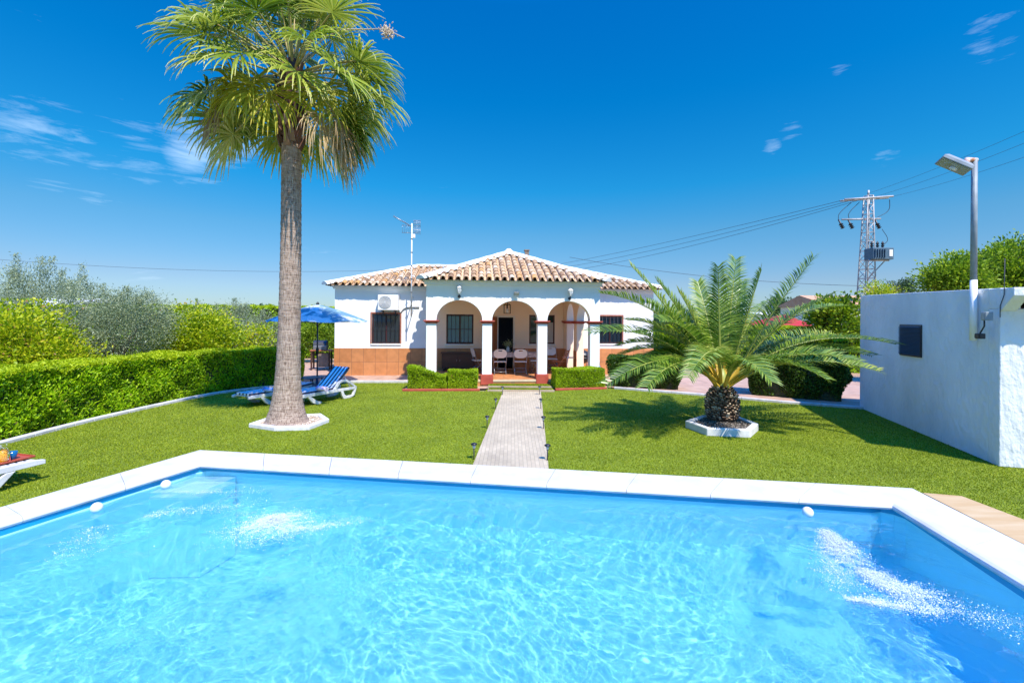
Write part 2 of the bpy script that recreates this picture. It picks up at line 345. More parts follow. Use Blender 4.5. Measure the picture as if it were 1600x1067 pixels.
def tree(name, label, base, cc, rad, ncl, nlv, Ln, W, mat, seed, group=None, cat='tree', sig=.22, trunk_r=.1, nlimb=10, up=.3, shoots=0, hollow=.55, skew=0, bark='bark'):
    """trunk and limbs that reach into clumps of leaves spread through an uneven crown."""
    rng = np.random.default_rng(seed); base = np.array(base, float); cc = np.array(cc, float); rad = np.array(rad, float)
    q = unit(rng.normal(size=(ncl, 3)))*(rng.uniform(hollow**3, 1, ncl)**(1/3))[:, None]
    lob = 1+.16*np.sin(q[:, 0]*5+seed)+.14*np.sin(q[:, 1]*6+q[:, 2]*4+seed*2)
    K = cc+q*rad*lob[:, None]; K[:, 0] += skew*(K[:, 2]-cc[2])
    K[:, 2] = np.maximum(K[:, 2], base[2]+.15)
    per = rng.integers(int(nlv*.5), int(nlv*1.5), ncl); idx = np.repeat(np.arange(ncl), per); n = len(idx)
    sg = sig*rng.uniform(.7, 1.35, ncl)
    off = np.clip(rng.normal(size=(n, 3)), -1.75, 1.75)*sg[idx][:, None]*np.array([1, 1, .8]); C = K[idx]+off
    D = unit(off)*.7+unit(K[idx]-cc)*.5+np.array([0, 0, up])+rng.normal(0, .5, (n, 3))
    rn = np.clip(rng.beta(2.2, 2.4, n)+rng.normal(0, .12, ncl)[idx], 0, 1)
    if shoots:
        top = K[np.argsort(-K[:, 2]+rng.normal(0, .3, ncl)*rad[2])[:shoots]]
        for k in top:
            hgt = rng.uniform(.35, .9)*rad[2]*.6; m_ = int(nlv*.8); t = rng.uniform(0, 1, m_)**.8
            lean = rng.normal(0, .18, 3)*hgt; lean[2] = 0
            c = k+np.outer(t, [lean[0], lean[1], hgt])+rng.normal(size=(m_, 3))*(.10*(1-.6*t))[:, None]
            C = np.concatenate([C, c]); D = np.concatenate([D, np.array([0, 0, .8])+rng.normal(0, .7, (m_, 3))]); rn = np.concatenate([rn, rng.beta(2.4, 2, m_)])
    V, Fc = leaves(rng, C, D, Ln, W)
    r = root(name, tuple(base), label, cat, group)
    npmesh('crown', V, Fc, mat, r, np.repeat(rn, 2))
    mb = MB(); fork = base+(cc-base)*.45; fork[2] = max(base[2]+.25, min(fork[2], cc[2]-.2*rad[2]))
    mb.tube([base, base+(fork-base)*.5+rng.normal(0, trunk_r*.4, 3)*[1, 1, 0], fork], [trunk_r*1.25, trunk_r, trunk_r*.85], 9)
    for k in K[rng.choice(ncl, min(nlimb, ncl), replace=False)]:
        mid = (fork+k)/2+rng.normal(0, .1, 3)*rad.mean()
        mb.tube([fork, mid, k], [trunk_r*.6, trunk_r*.36, trunk_r*.12], 6, False)
    mb.build('trunk', M[bark], r)
    return r
# ------------------------------------------------------------------ sky, sun, camera
SUNV = Vector((.33, -.57, 1.0)).normalized()          # towards the sun
w = bpy.data.worlds.new('World'); sc.world = w; w.use_nodes = True
nt = w.node_tree; L = nt.links.new; bg = nt.nodes['Background']
sky = N(nt, 'ShaderNodeTexSky', sky_type='NISHITA', sun_disc=False)
sky.sun_elevation = math.asin(SUNV.z); sky.sun_rotation = math.atan2(SUNV.x, SUNV.y); sky.air_density = 1.0; sky.dust_density = .3; sky.ozone_density = 2.5
hs = N(nt, 'ShaderNodeHueSaturation', Saturation=1.3); L(sky.outputs[0], hs.inputs['Color'])
tc = N(nt, 'ShaderNodeTexCoord'); sp = N(nt, 'ShaderNodeSeparateXYZ'); L(tc.outputs['Generated'], sp.inputs[0])
tint = ramp(nt, [(0, (.36, .47, .66)), (.08, (.42, .48, .61)), (.18, (.36, .61, .67)), (.27, (.10, .70, .81)), (.43, (.005, .71, .92)), (.57, (.0, .72, 1.02)), (.75, (.08, 1.8, 3.4)), (1, (.10, 2.0, 3.9))]); L(sp.outputs['Z'], tint.inputs[0])
mx = N(nt, 'ShaderNodeMix', data_type='RGBA', blend_type='MULTIPLY'); mx.inputs[0].default_value = 1
L(hs.outputs[0], mx.inputs[6]); L(tint.outputs[0], mx.inputs[7])
# thin cirrus: wisps of stretched noise on the sky sphere, gathered round a few directions
def sdir(px, py):
    u, v = ray(px, py); return Vector((u, 1, -v)).normalized()
mask = None
for px, py, size, amp in [(305, 236, .10, .62), (365, 222, .10, .42), (225, 238, .10, .36), (45, 205, .10, .42), (100, 228, .08, .34), (150, 278, .10, .26), (75, 262, .09, .3), (1240, 198, .055, .34), (1205, 231, .035, .36), (1535, 78, .055, .34), (1570, 68, .05, .3), (1380, 252, .05, .3), (1310, 110, .03, .3), (1000, 322, .06, .2), (250, 440, .08, .25), (480, 375, .10, .12), (700, 300, .08, .10)]:
    vm = N(nt, 'ShaderNodeVectorMath', operation='DISTANCE'); L(tc.outputs['Generated'], vm.inputs[0]); vm.inputs[1].default_value = sdir(px, py)
    mr = N(nt, 'ShaderNodeMapRange', interpolation_type='SMOOTHSTEP'); mr.inputs[1].default_value = size; mr.inputs[2].default_value = 0; mr.inputs[4].default_value = amp
    L(vm.outputs['Value'], mr.inputs[0])
    if mask is None: mask = mr.outputs[0]
    else:
        ma = N(nt, 'ShaderNodeMath', operation='MAXIMUM'); L(mask, ma.inputs[0]); L(mr.outputs[0], ma.inputs[1]); mask = ma.outputs[0]
mp = N(nt, 'ShaderNodeMapping'); mp.inputs['Scale'].default_value = (4, 4, 24); mp.inputs['Rotation'].default_value = (0, R_(12), 0); L(tc.outputs['Generated'], mp.inputs[0])
nz = N(nt, 'ShaderNodeTexNoise', Scale=2.1, Detail=12, Roughness=.66, Distortion=.35); L(mp.outputs[0], nz.inputs['Vector'])
mk = N(nt, 'ShaderNodeMath', operation='MULTIPLY_ADD'); mk.inputs[1].default_value = .75; L(mask, mk.inputs[0]); L(nz.outputs[0], mk.inputs[2])
cr = ramp(nt, [(.70, (0, 0, 0)), (1.0, (1, 1, 1))]); L(mk.outputs[0], cr.inputs[0])
ml = N(nt, 'ShaderNodeMath', operation='MULTIPLY'); L(cr.outputs[0], ml.inputs[0]); ml.inputs[1].default_value = .30
cm = N(nt, 'ShaderNodeMix', data_type='RGBA'); L(ml.outputs[0], cm.inputs[0]); L(mx.outputs[2], cm.inputs[6]); cm.inputs[7].default_value = (6.2, 7.4, 8.6, 1)
L(cm.outputs[2], bg.inputs[0]); bg.inputs[1].default_value = .10
Ld = bpy.data.lights.new('sun', 'SUN'); Ld.energy = 3.6; Ld.angle = R_(.5); Ld.color = (1, .92, .79)
lo = bpy.data.objects.new('sun', Ld); COL.objects.link(lo); lo.rotation_euler = (-SUNV).to_track_quat('-Z', 'Y').to_euler(); lo.location = (8, -14, 25)
try: Ld.cycles.is_caustics_light = True
except Exception: pass
cd = bpy.data.cameras.new('camera'); cam = bpy.data.objects.new('camera', cd); COL.objects.link(cam); sc.camera = cam
cd.lens = 16; cd.sensor_width = 36; cd.shift_y = -33.5/1600; cd.clip_end = 3000
cr_, sr_ = math.cos(ROLL), math.sin(ROLL)
cam.matrix_world = Matrix(((cr_, -sr_, 0, 0), (0, 0, -1, 0), (sr_, cr_, 0, EYE), (0, 0, 0, 1)))
sc.view_settings.view_transform = 'Standard'; sc.view_settings.look = 'None'; sc.view_settings.exposure = 1.0; sc.view_settings.gamma = 1
sc.cycles.use_denoising = True
try: sc.cycles.denoiser = 'OPENIMAGEDENOISE'
except Exception: pass
sc.cycles.max_bounces = 8; sc.cycles.transparent_max_bounces = 8
def S(o): return tag(o, kind='structure')
# ------------------------------------------------------------------ pool
PI_ = [(-6.57, 1.2), (3.86, 1.2), (4.27, 3.78), (4.60, 5.30), (4.57, 5.42), (4.47, 5.50), (4.33, 5.47), (-4.45, 6.80), (-4.56, 6.79), (-4.65, 6.70), (-5.31, 4.73)]
PO = [(-7.10, .7), (4.45, .7), (4.80, 3.2), (5.235, 5.86), (5.18, 5.925), (-5.02, 7.41), (-5.12, 7.36)]
n = len(PI_); ZB = -1.3
mb = MB(); v = [(x, y, .0) for x, y in PI_]+[(x, y, -.085) for x, y in PI_]+[(x, y, ZB) for x, y in PI_]
mb.cur = 0; mb.add(v, [(i, (i+1) % n, n+(i+1) % n, n+i) for i in range(n)])
mb.cur = 2; mb.add(v, [(n+i, n+(i+1) % n, 2*n+(i+1) % n, 2*n+i) for i in range(n)]); mb.cur = 1; mb.add(v, [tuple(range(2*n, 3*n))])
M['pool_lip_shade'] = surf('pool_lip_shade_paint', (.010, .30, .48), (.015, .34, .52), 4, .4)  # shade under the coping lip painted as a darker blue
M['pool_paint'] = surf('pool_paint', (.30, .75, .83), (.36, .79, .86), .8, .6, .15, 12, .01)
M['pool_wall'] = surf('pool_wall_paint', (.40, .79, .82), (.46, .84, .86), 1.2, .6, .15, 12, .01)
basin = mb.build('pool_basin', [M['pool_lip_shade'], M['pool_paint'], M['pool_wall']]); S(basin); basin.cycles.is_caustics_receiver = True
bench = [(-4.64, 6.71), (-4.05, 6.70), (-4.18, 6.12), (-4.85, 6.1)]
mb = MB(); mb.prism([bench], XYZ, -1.28, -.24); mb.cur = 1; mb.prism([bench], XYZ, -.239, -.21); o = mb.build('pool_step', [M['pool_wall'], surf('pale_pool_paint', (.66, .84, .92), (.74, .90, .95), 3, .6)]); S(o); o.cycles.is_caustics_receiver = True
# coping: stones with a rolled inner lip and fine joints
def offset_edge(a, b_): d = (Vector(b_)-Vector(a)).normalized(); return Vector((-d.y, d.x))
mb = MB()
sides = [((-6.57, 1.2), (-4.62, 6.76), (-7.10, .7), (-5.07, 7.41)), ((-4.62, 6.76), (4.56, 5.42), (-5.07, 7.41), (5.22, 5.92)), ((4.56, 5.42), (3.86, 1.2), (5.22, 5.92), (4.45, .7)), ((3.86, 1.2), (-6.57, 1.2), (4.45, .7), (-7.10, .7))]
for i0, i1, o0, o1 in sides:
    i0, i1, o0, o1 = [Vector((*p, 0)) for p in (i0, i1, o0, o1)]
    k = max(2, int(round((i1-i0).length/1.02)))
    for j in range(k):
        t0, t1 = j/k+(.0004 if j else 0), (j+1)/k-(.0004 if j < k-1 else 0)
        a0, a1, b0, b1 = i0.lerp(i1, t0), i0.lerp(i1, t1), o0.lerp(o1, t0), o0.lerp(o1, t1)
        jz = .0004*math.sin(j*7.3)
        prof = [(1.0, .004), (1.0, .050), (.97, .055), (.06, .055), (.0, .050), (-.055, .034), (-.075, .010), (-.06, -.012), (.0, -.018), (.02, -.018)]
        vs = []
        for q0, q1 in ((a0, b0), (a1, b1)): vs += [q0+(q1-q0)*t+Vector((0, 0, z+jz)) for t, z in prof]
        m_ = len(prof); mb.add(vs, [(q, (q+1) % m_, m_+(q+1) % m_, m_+q) for q in range(m_)]+[tuple(range(m_)), tuple(range(m_, 2*m_))])
S(mb.build('pool_coping', M['coping']))
# water: a real wave surface, rings round the jet bubbling up and chop beside the other jet
rng = np.random.default_rng(5)
xs = np.linspace(-6.7, 4.8, 760); ys = np.linspace(1.0, 6.95, 470); X, Y = np.meshgrid(xs, ys); Z = np.zeros_like(X)
wx = X+.22*np.sin(1.3*Y+.5)+.12*np.sin(3.1*X+1.1*Y); wy = Y+.2*np.sin(1.1*X+.4)+.1*np.sin(2.7*Y-1.6*X)
for k in range(130):
    lam = math.exp(rng.uniform(math.log(.06), math.log(.65))); a = rng.normal(.5, 1.2)
    Z += (.0046 if lam < .2 else .0038)*lam**1.42*np.cos(2*math.pi/lam*(wx*math.cos(a)+wy*math.sin(a))+rng.uniform(0, 7)+.8*np.sin(wx*1.9+k)*np.sin(wy*1.3+2*k))
amp = .50+.16*np.sin(X*.9+.6)*np.sin(Y*1.1)+.10*np.sin(X*2.3-Y*1.7)
J1 = (-2.62, 5.05); J2 = (3.25, 4.55)
r1 = np.hypot(X-J1[0], (Y-J1[1])); r2 = np.hypot(X-J2[0]+.1*(Y-J2[1]), (Y-J2[1])*.8)
amp += .35*np.exp(-(r1/.9)**2)+.7*np.exp(-(r2/.75)**2)+.3*np.exp(-((X+4.3)/.8)**2-((Y-5.2)/1.2)**2)
Z *= amp
th1 = np.arctan2(Y-J1[1], X-J1[0])
Z += .006*np.cos(r1*26+1.2*np.sin(th1*5)+.7*np.sin(th1*3+1))*np.exp(-((r1-.75)/.42)**2)*(.35+.65*np.clip(-np.sin(th1), 0, 1))
Z += .045*np.exp(-(r1/.26)**2)*(1+.35*np.sin(X*41)*np.sin(Y*37))+.03*np.exp(-(r2/.22)**2)*(1+.5*np.sin(X*37)*np.sin(Y*45))
WL = -.105; Z += WL
poly = np.array(PI_); px_, py_ = X.ravel(), Y.ravel(); ins = np.zeros(px_.shape, bool); j = len(poly)-1
for i in range(len(poly)):
    xi, yi = poly[i]; xj, yj = poly[j]
    c = ((yi > py_) != (yj > py_)) & (px_ < (xj-xi)*(py_-yi)/(yj-yi+1e-12)+xi); ins ^= c; j = i
ins = ins.reshape(X.shape); g = ins.copy()                      # grow one cell so that the sheet meets the walls
for dy_ in (-1, 0, 1):
    for dx_ in (-1, 0, 1): g |= np.roll(np.roll(ins, dy_, 0), dx_, 1)
ix = np.arange(X.size).reshape(X.shape); q = np.stack([ix[:-1, :-1], ix[:-1, 1:], ix[1:, 1:], ix[1:, :-1]], -1).reshape(-1, 4)
q = q[g.ravel()[q].all(1)]; used, inv = np.unique(q.ravel(), return_inverse=True)
m, nt, b = nmat('pool_water'); nt.nodes.clear()
gl = N(nt, 'ShaderNodeBsdfGlass', IOR=1.33, Roughness=.0); gl.inputs[0].default_value = (.93, .985, 1, 1)
out = N(nt, 'ShaderNodeOutputMaterial'); tp = N(nt, 'ShaderNodeBsdfTransparent'); tp.inputs[0].default_value = (.86, .97, 1, 1); ms = N(nt, 'ShaderNodeMixShader'); ms.inputs[0].default_value = .40
nt.links.new(gl.outputs[0], ms.inputs[1]); nt.links.new(tp.outputs[0], ms.inputs[2]); nt.links.new(ms.outputs[0], out.inputs[0])
water = npmesh('water', np.stack([X, Y, Z], -1).reshape(-1, 3)[used], inv.reshape(-1, 4), m, smooth=True); S(water)
water.cycles.is_caustics_caster = True
def water_z(x, y):
    i = int(np.argmin(abs(xs-x))); j_ = int(np.argmin(abs(ys-y))); return float(Z[j_, i])
# foam: droplets and bubbles thrown up round the two jets
def foam(name, label, pts, seed):
    rg = np.random.default_rng(seed); P = np.array(pts); n = len(P); r = rg.uniform(.0016, .0046, n)*(1+1.2*(rg.random(n) > .96))
    o_ = np.array([[1, 0, 0], [0, 1, 0], [-1, 0, 0], [0, -1, 0], [0, 0, .8], [0, 0, -.8]]); V = (P[:, None, :]+o_[None]*r[:, None, None]*rg.uniform(.7, 1.4, (n, 1, 3))).reshape(-1, 3)
    f_ = np.array([[0, 1, 4], [1, 2, 4], [2, 3, 4], [3, 0, 4], [1, 0, 5], [2, 1, 5], [3, 2, 5], [0, 3, 5]])
    Fc = (np.arange(n)[:, None, None]*6+f_[None]).reshape(-1, 3)
    return tag(npmesh(name, V, Fc, M['foam'], smooth=True), label, 'foam', kind='stuff')
M['foam'] = leafmat('foam', [(0, (.86, .93, .96)), (1, (.9, .95, .97))], .35, .3)
rg = np.random.default_rng(8); pts = []
def strm(x0, y0, x1, y1, wd, n, lift=.0):
    t = rg.beta(1.25, 1.7, n); wv = wd*(.4+.9*t); o_ = rg.normal(0, 1, n)*wv; L_ = math.hypot(x1-x0, y1-y0)
    nx_, ny_ = -(y1-y0)/L_, (x1-x0)/L_
    x = x0+(x1-x0)*t+nx_*o_+rg.normal(0, wd*.25, n); y = y0+(y1-y0)*t+ny_*o_+rg.normal(0, wd*.25, n)
    nz_ = np.sin(x*19+2.2*np.sin(y*13))*np.sin(y*23+2.0*np.sin(x*11))*.6+np.sin(x*53+y*31)*np.sin(y*61-x*37)*.4
    ok = nz_ > rg.uniform(-1.25, .55, n)+.35*t; dp = rg.random(n)
    for a, b_, c, d_ in zip(x[ok], y[ok], t[ok], dp[ok]): pts.append((a, b_, water_z(a, b_)+(.003+abs(rg.normal(0, lift))*(1-c) if d_ > .45 else -abs(rg.normal(0, .035)))))
A_ = ground_at(1290, 830, WL); B_ = ground_at(1345, 893, WL); C_ = ground_at(1490, 955, WL); D_ = ground_at(1320, 935, WL)
strm(A_.x, A_.y, B_.x, B_.y, .085, 19000, .02); strm(B_.x, B_.y, C_.x, C_.y, .12, 17000, .006); strm(A_.x, A_.y, D_.x, D_.y, .08, 9000, .01)
strm(D_.x, D_.y, C_.x, C_.y, .045, 9000, .004); strm(C_.x, C_.y, C_.x+.5, C_.y-.25, .12, 1400, .002)
foam('jet_foam', 'white streaky foam trailing from the jet beside the shaded pool wall', pts, 3)
pts = []
E_ = ground_at(395, 812, WL); J1 = (J1[0], J1[1])
for _ in range(30000):
    r_ = abs(rg.normal(0, .21)); a = rg.uniform(0, 6.283); x = J1[0]+r_*math.cos(a)*1.25; y = J1[1]+r_*math.sin(a)
    if .6*math.sin(x*27+2.3*math.sin(y*19))*math.sin(y*31+2.1*math.sin(x*17))+.4*math.sin(x*71+y*43)*math.sin(y*67-x*39) > rg.uniform(-1.1, .7)+r_*.9: pts.append((x, y, water_z(x, y)+.004+abs(rg.normal(0, .022))*math.exp(-r_*6)))
for x0, y0, x1, y1, wd, n_ in [(-2.5, 4.9, -1.6, 5.25, .05, 2600), (-4.3, 5.3, -3.0, 5.75, .10, 3000), (-4.6, 5.0, -4.1, 4.3, .12, 1600), (-4.4, 6.0, -3.2, 6.1, .06, 1600)]: strm(x0, y0, x1, y1, wd, n_, .003)
foam('bubbling_foam', 'white bubbling foam where water wells up before the submerged step', pts, 4)
# return jets at the waterline
for px, py, lab, rz in [(151, 793, 'round white pool jet by the side coping, the one farther from the corner', -70), (259, 757, 'round white pool jet by the side coping, close to the pale submerged step', -70), (1262, 800, 'round white pool jet at the far coping above the foam streak', 190)]:
    p = ground_at(px, py, -.07)
    r = root('pool_jet', p, lab, 'pool jet', 'return jets round the pool'); T = Matrix.Translation(p) @ Matrix.Rotation(R_(rz), 4, 'Z')
    mb = MB(T); pr = [(.001, -.062)]+[(.062*math.sin(a), -.062*math.cos(a)) for a in np.linspace(.2, math.pi-.42, 12)]+[(.022, .050), (.020, .02)]
    T2 = Matrix.Rotation(R_(90), 4, 'Y') @ Matrix.Rotation(R_(0), 4, 'X'); mb.lathe(pr, n=20, cap=False); mb.v = [Matrix.Rotation(R_(62), 4, 'X') @ q_ for q_ in mb.v]
    mb.build('ball', M['plastic_white'], r)
    mb = MB(T); mb.lathe([(.0, .03), (.021, .03)], n=14); mb.v = [Matrix.Rotation(R_(62), 4, 'X') @ q_ for q_ in mb.v]; mb.build('nozzle_hole', M['dark'], r)
# ------------------------------------------------------------------ ground, terrace, lawn, path
KL = smooth_path([(-8.1, -2), (-8.35, 2), (-8.673, 7.723), (-8.83, 9.386), (-8.75, 11.10), (-8.55, 13.1), (-7.93, 14.121), (-7.2, 14.75)], 2)
KR = [(3.30, 14.70), (4.03, 14.274), (5.661, 13.382), (7.287, 12.312), (8.93, 11.50)]
def sheet(name, loops, z, mat):
    mb = MB(); flat = [p for l in loops for p in l]
    tr = tessellate_polygon([[Vector((p[0], p[1], 0)) for p in l] for l in loops]); mb.add([(p[0], p[1], z) for p in flat], [tuple(t) for t in tr])
    o = mb.build(name, mat, recalc=False)
    bm = bmesh.new(); bm.from_mesh(o.data)
    for f in bm.faces:
        if f.normal.z < 0: f.normal_flip()
    bm.to_mesh(o.data); bm.free(); return S(o)
HOLE = [(-6.9, .9), (4.2, .9), (4.85, 5.7), (-4.85, 7.1)]
M['ground'] = surf('dry_earth', (.20, .17, .09), (.26, .24, .12), .3, .95, .4, 8, .03)
M['turf'] = surf('turf_base', (.13, .175, .004), (.20, .255, .008), 1.3, .95, .6, 160, .01, detail=8)
sheet('ground', [[(-600, -300), (600, -300), (600, 900), (-600, 900)], HOLE], -.02, M['ground'])
TL = hl(700, 560, 3.0)
lawn_poly = [tuple(p) for p in KL]+[(-6.5, 15.55), (-3.45, 15.75), (-3.3, 13.9), (-.8, 14.05), (-.8, 14.4), (1.3, 14.4), (1.35, 14.2), (3.2, 14.75)]+KR[1:]+[(8.95, 11.6), (7.60, 7.05), (9.6, 6.40), (9.6, -2)]
sheet('lawn', [lawn_poly, HOLE], 0.0, M['turf'])
sheet('terrace', [[(-30, 14.9), (-7.2, 14.9), (-6.5, 15.62), (-3.4, 15.8), (-3.3, 14.0), (3.2, 14.75), (4.03, 14.33), (5.661, 13.44), (7.287, 12.37), (8.98, 11.55), (12, 11.5), (26, 14), (26, 25), (-30, 25)]], .045, M['terrace'])
PATH = [(-.584, 6.72), (.55, 6.56), (.902, 14.0), (-.259, 13.96)]
sheet('path', [PATH], .012, M['path'])
mb = MB(); mb.prism([[(5.232, 5.79), (5.63, 5.69), (5.72, 3.0), (4.79, 3.0)]], XYZ, -.01, .046); S(mb.build('stone_paving', M['slab'], bevel=.008))
def kerb(name, pts, wd, h, mat, z=0.0, up=None):
    """kerb blocks laid along the polyline, outer side to the left of its direction."""
    P = resample([p[:2] for p in pts], .98); mb = MB()
    for a, b_ in zip(P[:-1], P[1:]):
        a, b_ = Vector((*a, z)), Vector((*b_, z)); d = (b_-a).normalized(); nn = Vector((-d.y, d.x, 0))*wd
        a = a+d*.004; hh = Vector((0, 0, h)); vs = [a, b_, b_+nn, a+nn, a+hh, b_+hh, b_+nn+hh, a+nn+hh]
        mb.add(vs, [(0, 1, 2, 3), (4, 7, 6, 5), (0, 4, 5, 1), (1, 5, 6, 2), (2, 6, 7, 3), (3, 7, 4, 0)])
    return S(mb.build(name, mat, bevel=.012))
kerb('hedge_kerb', [tuple(p) for p in KL], .14, .075, M['kerb'], -.015)
kerb('terrace_kerb', [(-7.15, 14.80), (-6.5, 15.55), (-3.45, 15.75)], .13, .09, M['kerb'], -.01)
kerb('planting_kerb', KR, .12, .075, M['kerb'], -.01)
kerb('hedge_edging_red', [(-3.35, 13.92), (-.98, 14.06)], .10, .075, M['red'], -.01)
kerb('hedge_edging_red', [(1.38, 14.30), (3.10, 14.62)], .10, .07, M['red'], -.01)
# turf-covered steps with timber risers
for i, (y0, y1, x0, x1, z) in enumerate([(13.97, 14.35, -.72, 1.30, .055), (14.35, 14.70, -.74, 1.24, .115)]):
    mb = MB(HM @ Matrix.Translation((-HO[0], -HO[1]+.0, 0))); sl = .03
    mb = MB(); mb.box(x0, x1, y0+.041, y1+(.04 if i == 0 else .25), 0, z); S(mb.build('turf_step', M['turf']))
    mb = MB(); mb.box(x0-.02, x1+.02, y0, y0+.04, -.01, z+.004); S(mb.build('step_riser', M['sleeper'], bevel=.008))
# turf blades
def inpoly(x, y, poly):
    c = np.zeros(x.shape, bool); j = len(poly)-1
    for i in range(len(poly)):
        xi, yi = poly[i]; xj, yj = poly[j]; c ^= ((yi > y) != (yj > y)) & (x < (xj-xi)*(y-yi)/(yj-yi+1e-12)+xi); j = i
    return c
rng = np.random.default_rng(11); n = 1200000
x = rng.uniform(-8.9, 9.0, n); y = rng.uniform(4.0, 15.8, n)
ok = inpoly(x, y, lawn_poly) & ~inpoly(x, y, PO) & ~inpoly(x, y, PATH) & ~inpoly(x, y, [(5.2, 5.85), (5.68, 5.72), (5.75, 3), (5, 3)]) & (rng.random(n) < np.clip((7.5/y)**1.4, 0, 1)*.72)
RING1 = [(-5.289, 9.156), (-4.621, 8.87), (-3.98, 8.96), (-3.86, 9.656), (-4.268, 10.2), (-5.221, 9.85)]
RING2 = [(3.60, 9.42), (3.76, 8.75), (4.53, 8.62), (5.0, 9.20), (4.93, 9.98), (4.15, 9.95)]
ok &= ~inpoly(x, y, RING1) & ~inpoly(x, y, RING2)
x, y = x[ok], y[ok]
ex = np.concatenate([rng.uniform(-.7, 1.25, 9000), rng.uniform(-.7, 1.2, 9000)]); ey = np.concatenate([rng.uniform(14.02, 14.35, 9000), rng.uniform(14.40, 14.86, 9000)]); ez = np.concatenate([np.full(9000, .055), np.full(9000, .115)])
zz = np.concatenate([np.zeros(len(x)), ez]); x = np.concatenate([x, ex]); y = np.concatenate([y, ey]); n = len(x)
h = rng.uniform(.012, .024, n); a = rng.uniform(0, 6.283, n); wd = rng.uniform(.0022, .0046, n)*(1+.05*y); ln = rng.normal(0, .6, (n, 2))*h[:, None]
b0 = np.stack([x, y, zz], 1); sd = np.stack([np.cos(a)*wd, np.sin(a)*wd, np.zeros(n)], 1); tp = b0+np.stack([ln[:, 0], ln[:, 1], h], 1)
V = np.stack([b0-sd, b0+sd, tp], 1).reshape(-1, 3)
rn = np.clip(rng.beta(1.5, 1.5, n)+.05*np.sin(x*1.9+.8*np.sin(y*1.3))*np.sin(y*2.3+x*.7), 0, 1)
tag(npmesh('grass', V, np.arange(3*n).reshape(-1, 3), M['grass'], rnd=rn), 'short bright green turf growing round the pool and along the path', 'grass', kind='stuff')
# ------------------------------------------------------------------ house (local frame: u along the front, v into the house, z up)
PW = 3.0                                              # depth of the porch
house = root('house', (HO[0], HO[1], 0), 'single-storey white villa with an arched porch, terracotta tile dado and clay tile roof', 'house')
def H(): return MB(HM)
ULW, URW = hl(523, 500, PW)[0], hl(1021, 480, PW)[0]
DZ = hl(600, 544, PW)[1]; ZE = 3.42
wins = {}
def rect(px0, py0, px1, py1, v=PW):
    u0, z1 = hl(px0, py0, v); u1, z0 = hl(px1, py1, v); return [u0, u1, z0, z1]
W1 = rect(581, 490, 625, 537); W2 = rect(697.5, 491, 739.5, 537.5); W3 = rect(827, 492, 866.5, 537.5); W4 = rect(934, 494, 972, 537)
D1 = rect(776.5, 493.5, 804, 583); D1[2] = .26
# front wall: boxes round the openings, dado tiles 12 mm proud
def wall_grid(mb, u0, u1, z0, z1, holes, v0, v1):
    us = sorted({u0, u1, *[h_[0] for h_ in holes], *[h_[1] for h_ in holes]}); us = [u for u in us if u0 <= u <= u1]
    for a, b_ in zip(us[:-1], us[1:]):
        zc = z0
        for h_ in sorted([h_ for h_ in holes if h_[0] < (a+b_)/2 < h_[1]], key=lambda q: q[2]):
            if h_[2] > zc: mb.box(a, b_, v0, v1, zc, min(h_[2], z1))
            zc = max(zc, h_[3])
        if zc < z1: mb.box(a, b_, v0, v1, zc, z1)
HB = 5.6                                              # depth of the main body
mb = H(); wall_grid(mb, ULW, URW, 0, ZE, [W1, W2, W3, W4, D1], PW, PW+.28)
mb.box(ULW, ULW+.25, PW+.28, PW+HB, 0, ZE); mb.box(URW-.25, URW, PW+.28, PW+HB, 0, ZE); mb.box(ULW+.25, URW-.25, PW+HB-.25, PW+HB, 0, ZE)
mb.build('wall', M['white'], house)
